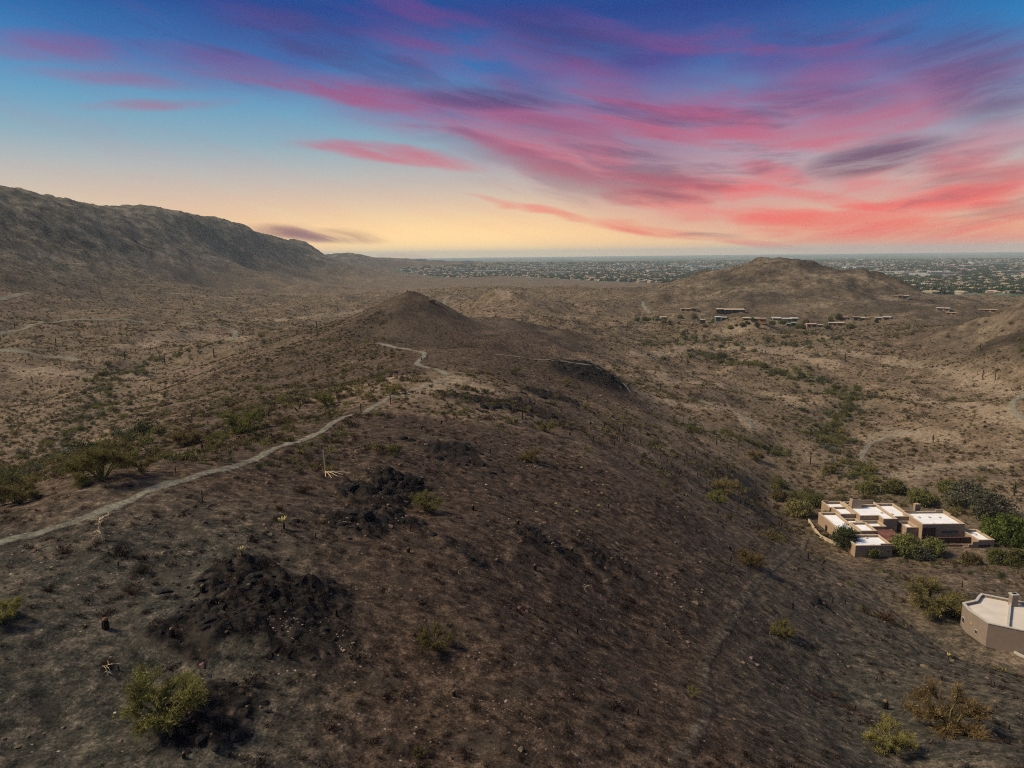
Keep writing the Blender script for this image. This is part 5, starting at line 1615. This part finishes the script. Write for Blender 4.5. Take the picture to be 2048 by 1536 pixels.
# ------------------------------------------------------------------ rocks of the outcrops and loose stones
q, s, key = [], [], []
for (ox, oy, rad, st) in OC:
    d0 = math.hypot(ox, oy); m = int(75 * st * min(rad / 4, 3.2))
    a = rng.normal(0, .48, (m, 2)) * rad + [ox, oy]
    q.append(a); s.append(rng.gamma(1.9, .13, m) * min(max(d0 / 60, .8), 2.4))
q = np.concatenate(q); s = np.concatenate(s)
print('rocks', scatter_kind('rock', 'dark_boulder', q, s, rng.integers(0, 6, len(q)), 'angular dark varnished boulder', 'boulder', 'dark boulders', 'outcrop_rubble', 'dark rubble heaped on the rock outcrops', 300, .38, ['flattish', 'blocky', 'slab-like', 'upright', 'wedge-shaped', 'lumpy']))
q = np.concatenate([sample(28, 80, .7), sample(80, 120, .25), sample(120, 260, .03, -10, 25)])
q = q[(burn_at(q[:, 0], q[:, 1]) > .45) & off_trail(q[:, 0], q[:, 1]) & ~on_pad(q[:, 0], q[:, 1]) & (fbm(q[:, 0], q[:, 1], 8, 3, 91) > .08)]
print('brown', scatter_kind('rockr', 'brown_stone', q, rng.gamma(1.7, .055, len(q)) * np.clip(np.hypot(q[:, 0], q[:, 1]) / 60, .8, 2), rng.integers(0, 3, len(q)), 'brown stone', 'stone', 'brown stones', 'brown_stones', 'loose brown stones over the burnt ridge', 200, .1))
lines = [((1030, 1040), (1130, 1110)), ((640, 1240), (720, 1310)), ((1040, 900), (1080, 940)), ((960, 960), (1040, 1050)), ((660, 1030), (720, 1060)), ((20, 1095), (160, 1170)), ((700, 920), (760, 935)), ((1370, 1290), (1430, 1360)), ((1000, 1400), (1100, 1500)), ((560, 1240), (600, 1260))]
q = np.concatenate([sample(28, 80, .24), sample(80, 120, .06)]); q = [q[fbm(q[:, 0], q[:, 1], 7, 3, 93) > .22]]
for a, b_ in lines:
    A, B = hit(*a)[:2], hit(*b_)[:2]; t = rng.random((60, 1)); q.append(A * (1 - t) + B * t + rng.normal(0, .55, (60, 2)))
q = np.concatenate(q); q = q[off_trail(q[:, 0], q[:, 1]) & ~on_pad(q[:, 0], q[:, 1])]
print('pale', scatter_kind('rockp', 'pale_stone', q, rng.gamma(1.8, .024, len(q)) * np.clip(np.hypot(q[:, 0], q[:, 1]) / 60, .8, 2), rng.integers(0, 2, len(q)), 'pale stone', 'stone', 'pale stones', 'pale_stones', 'pale loose stones in streaks on the burnt slopes', 150, .1))

# ------------------------------------------------------------------ the city on the plain
def city_house(name, w, d, h, rm, wm):
    b = MB().box(-w / 2, w / 2, -d / 2, d / 2, -1, h, 1)
    b.box(-w / 2 - .5, w / 2 + .5, -d / 2 - .5, d / 2 + .5, h + .01, h + 2.0, 0, (-w * .25, w * .25, -d * .06, d * .06))
    b.box(w * .1, w / 2 + 3, -d / 2 - 4, -d * .1, -1, h - .3, 1)
    b.box(w * .1 - .4, w / 2 + 3.4, -d / 2 - 4.4, -d * .1 + .3, h - .28, h + 1.2, 0, (w * .28, w * .38, -d / 2 - 2, -d * .25))
    return b.mesh(name, [rm, wm])


PR['chouse'] = [city_house('city_house', w, d, h, M['tanroof'], M['citywall']) for w, d, h in ((17, 12, 3.2), (20, 13, 3.2), (15, 12, 5.6), (22, 11, 3.4))]


def blob_tree(name, m):
    C = rng.normal(size=(14, 3)); C /= np.linalg.norm(C, axis=1)[:, None]; C *= [.6, .6, .35]; C[:, 2] += .6
    P = np.repeat(C, 7, 0) + rng.normal(0, .2, (98, 3)); P[:, 2] = np.maximum(P[:, 2], .0)
    v, f = tris(P, rng.uniform(.25, .5, 98), .2, 1.2)
    return mesh_from(name, v, f, [m])


PR['ctree'] = [blob_tree('city_tree', M['ctree']) for _ in range(4)]


def sample_city(r0, r1, dens, a0, a1):
    p = sample(r0, r1, dens, a0, a1); a = np.degrees(np.arctan2(p[:, 0], p[:, 1])); r = np.hypot(p[:, 0], p[:, 1])
    k = (r > city_edge(a) * 1.02) & (ground(p[:, 0], p[:, 1]) < 32)
    return p[k]


q = np.concatenate([sample_city(1300, 3000, .00085, 14, 44), sample_city(2300, 5000, .0005, -12, 44), sample_city(5000, 8500, .00018, -12, 44)])
q = q + 0; n = len(q)
gx_ = np.round(q / 9) * 9; q = gx_ + rng.normal(0, 1.5, (n, 2))
dk = fbm(q[:, 0], q[:, 1], 700, 3, 101); q = q[dk > -.35]; n = len(q)
print('chouse', scatter_kind('chouse', 'suburban_house', q, rng.uniform(.8, 1.25, n), rng.integers(0, 4, n), 'tan-roofed suburban house', 'house', 'suburban houses', 'suburb_houses', 'distant rows of tan-roofed suburban houses', 300, 0, ['small', 'broad', 'two-storey', 'long']))
q = np.concatenate([sample_city(1300, 3000, .0017, 14, 44), sample_city(2300, 5000, .0013, -12, 44), sample_city(5000, 9000, .0004, -12, 44)])
n = len(q); Z = ground(q[:, 0], q[:, 1]); px, py = project(q[:, 0], q[:, 1], Z); ok = frame_ok(px, py) & seen(q[:, 0], q[:, 1], 5)
q = q[ok]; n = len(q); S = rng.uniform(4, 8.5, n)
gn_scatter('city_trees', q[:, 0], q[:, 1], ground(q[:, 0], q[:, 1]) - .3, S, rng.uniform(0, 6, n), rng.integers(0, 4, n), PR['ctree'], 'dark green street and garden trees filling the city', 'trees')
# pale warehouses and shopping centres
r_ = random.Random(8)
for i in range(95):
    band = r_.random()
    a = r_.uniform(-9, 38); d = r_.uniform(4300, 5600) if band < .55 else r_.uniform(5600, 9000) if band < .8 else r_.uniform(9000, 16000)
    if a > 24: d *= .72
    x, y = math.sin(R(a)) * d, math.cos(R(a)) * d
    if not seen(np.array([x]), np.array([y]), 12)[0] or d < float(city_edge(a)) * 1.1: continue
    w, dp, h = r_.uniform(40, 190), r_.uniform(30, 90), r_.uniform(7, 13)
    b = MB().box(-w / 2, w / 2, -dp / 2, dp / 2, -1, h).box(-w * .2, w * .1, -dp * .2, dp * .1, h + .01, h + 2.5)
    o = obj('warehouse', b.mesh('warehouse', [M['shed']]), None, (x, y, gz(x, y))); o.rotation_euler = (0, 0, r_.choice((0, 0, math.pi / 2)) + R(-4))
    side = 'left of the round hill' if a < 12 else 'behind the round hill' if a < 27 else 'at far right'
    lw = ('huge ' if w > 140 else 'long ' if w > 85 else 'compact ') + ('nearer ' if d < 4600 else 'farther ' if d > 8000 else '') + 'pale warehouse'
    tag(o, lw + ' in the far city ' + side, 'warehouse', lw + 's ' + side)
# the straight avenue running away to the horizon on the right
a0, a1 = R(31.6), R(31.0)
X = []; 
for d, a in ((2600, a0), (5200, a0), (8000, R(31.5)), (16000, a1)):
    x, y = math.sin(a) * d, math.cos(a) * d; X += [(x - 14, y, gz(x - 14, y) + 1.5), (x + 14, y, gz(x + 14, y) + 1.5)]
tag(obj('far_avenue', mesh_from('far_avenue', X, [(0, 1, 3, 2), (2, 3, 5, 4), (4, 5, 7, 6)], [M['asphalt']])), kind='structure')

# ------------------------------------------------------------------ the air over the desert
b = MB().box(-31000, 31000, -31000, 31000, -2, 262)
hz, g = mat('haze')
pv = g.new('ShaderNodeVolumePrincipled'); pv.inputs['Color'].default_value = (.76, .93, 1.0, 1); pv.inputs['Density'].default_value = 5.6e-5; pv.inputs['Anisotropy'].default_value = .0
ou = g.new('ShaderNodeOutputMaterial'); g.l.new(pv.outputs[0], ou.inputs['Volume'])
tag(obj('haze', b.mesh('haze', [hz])), kind='stuff')
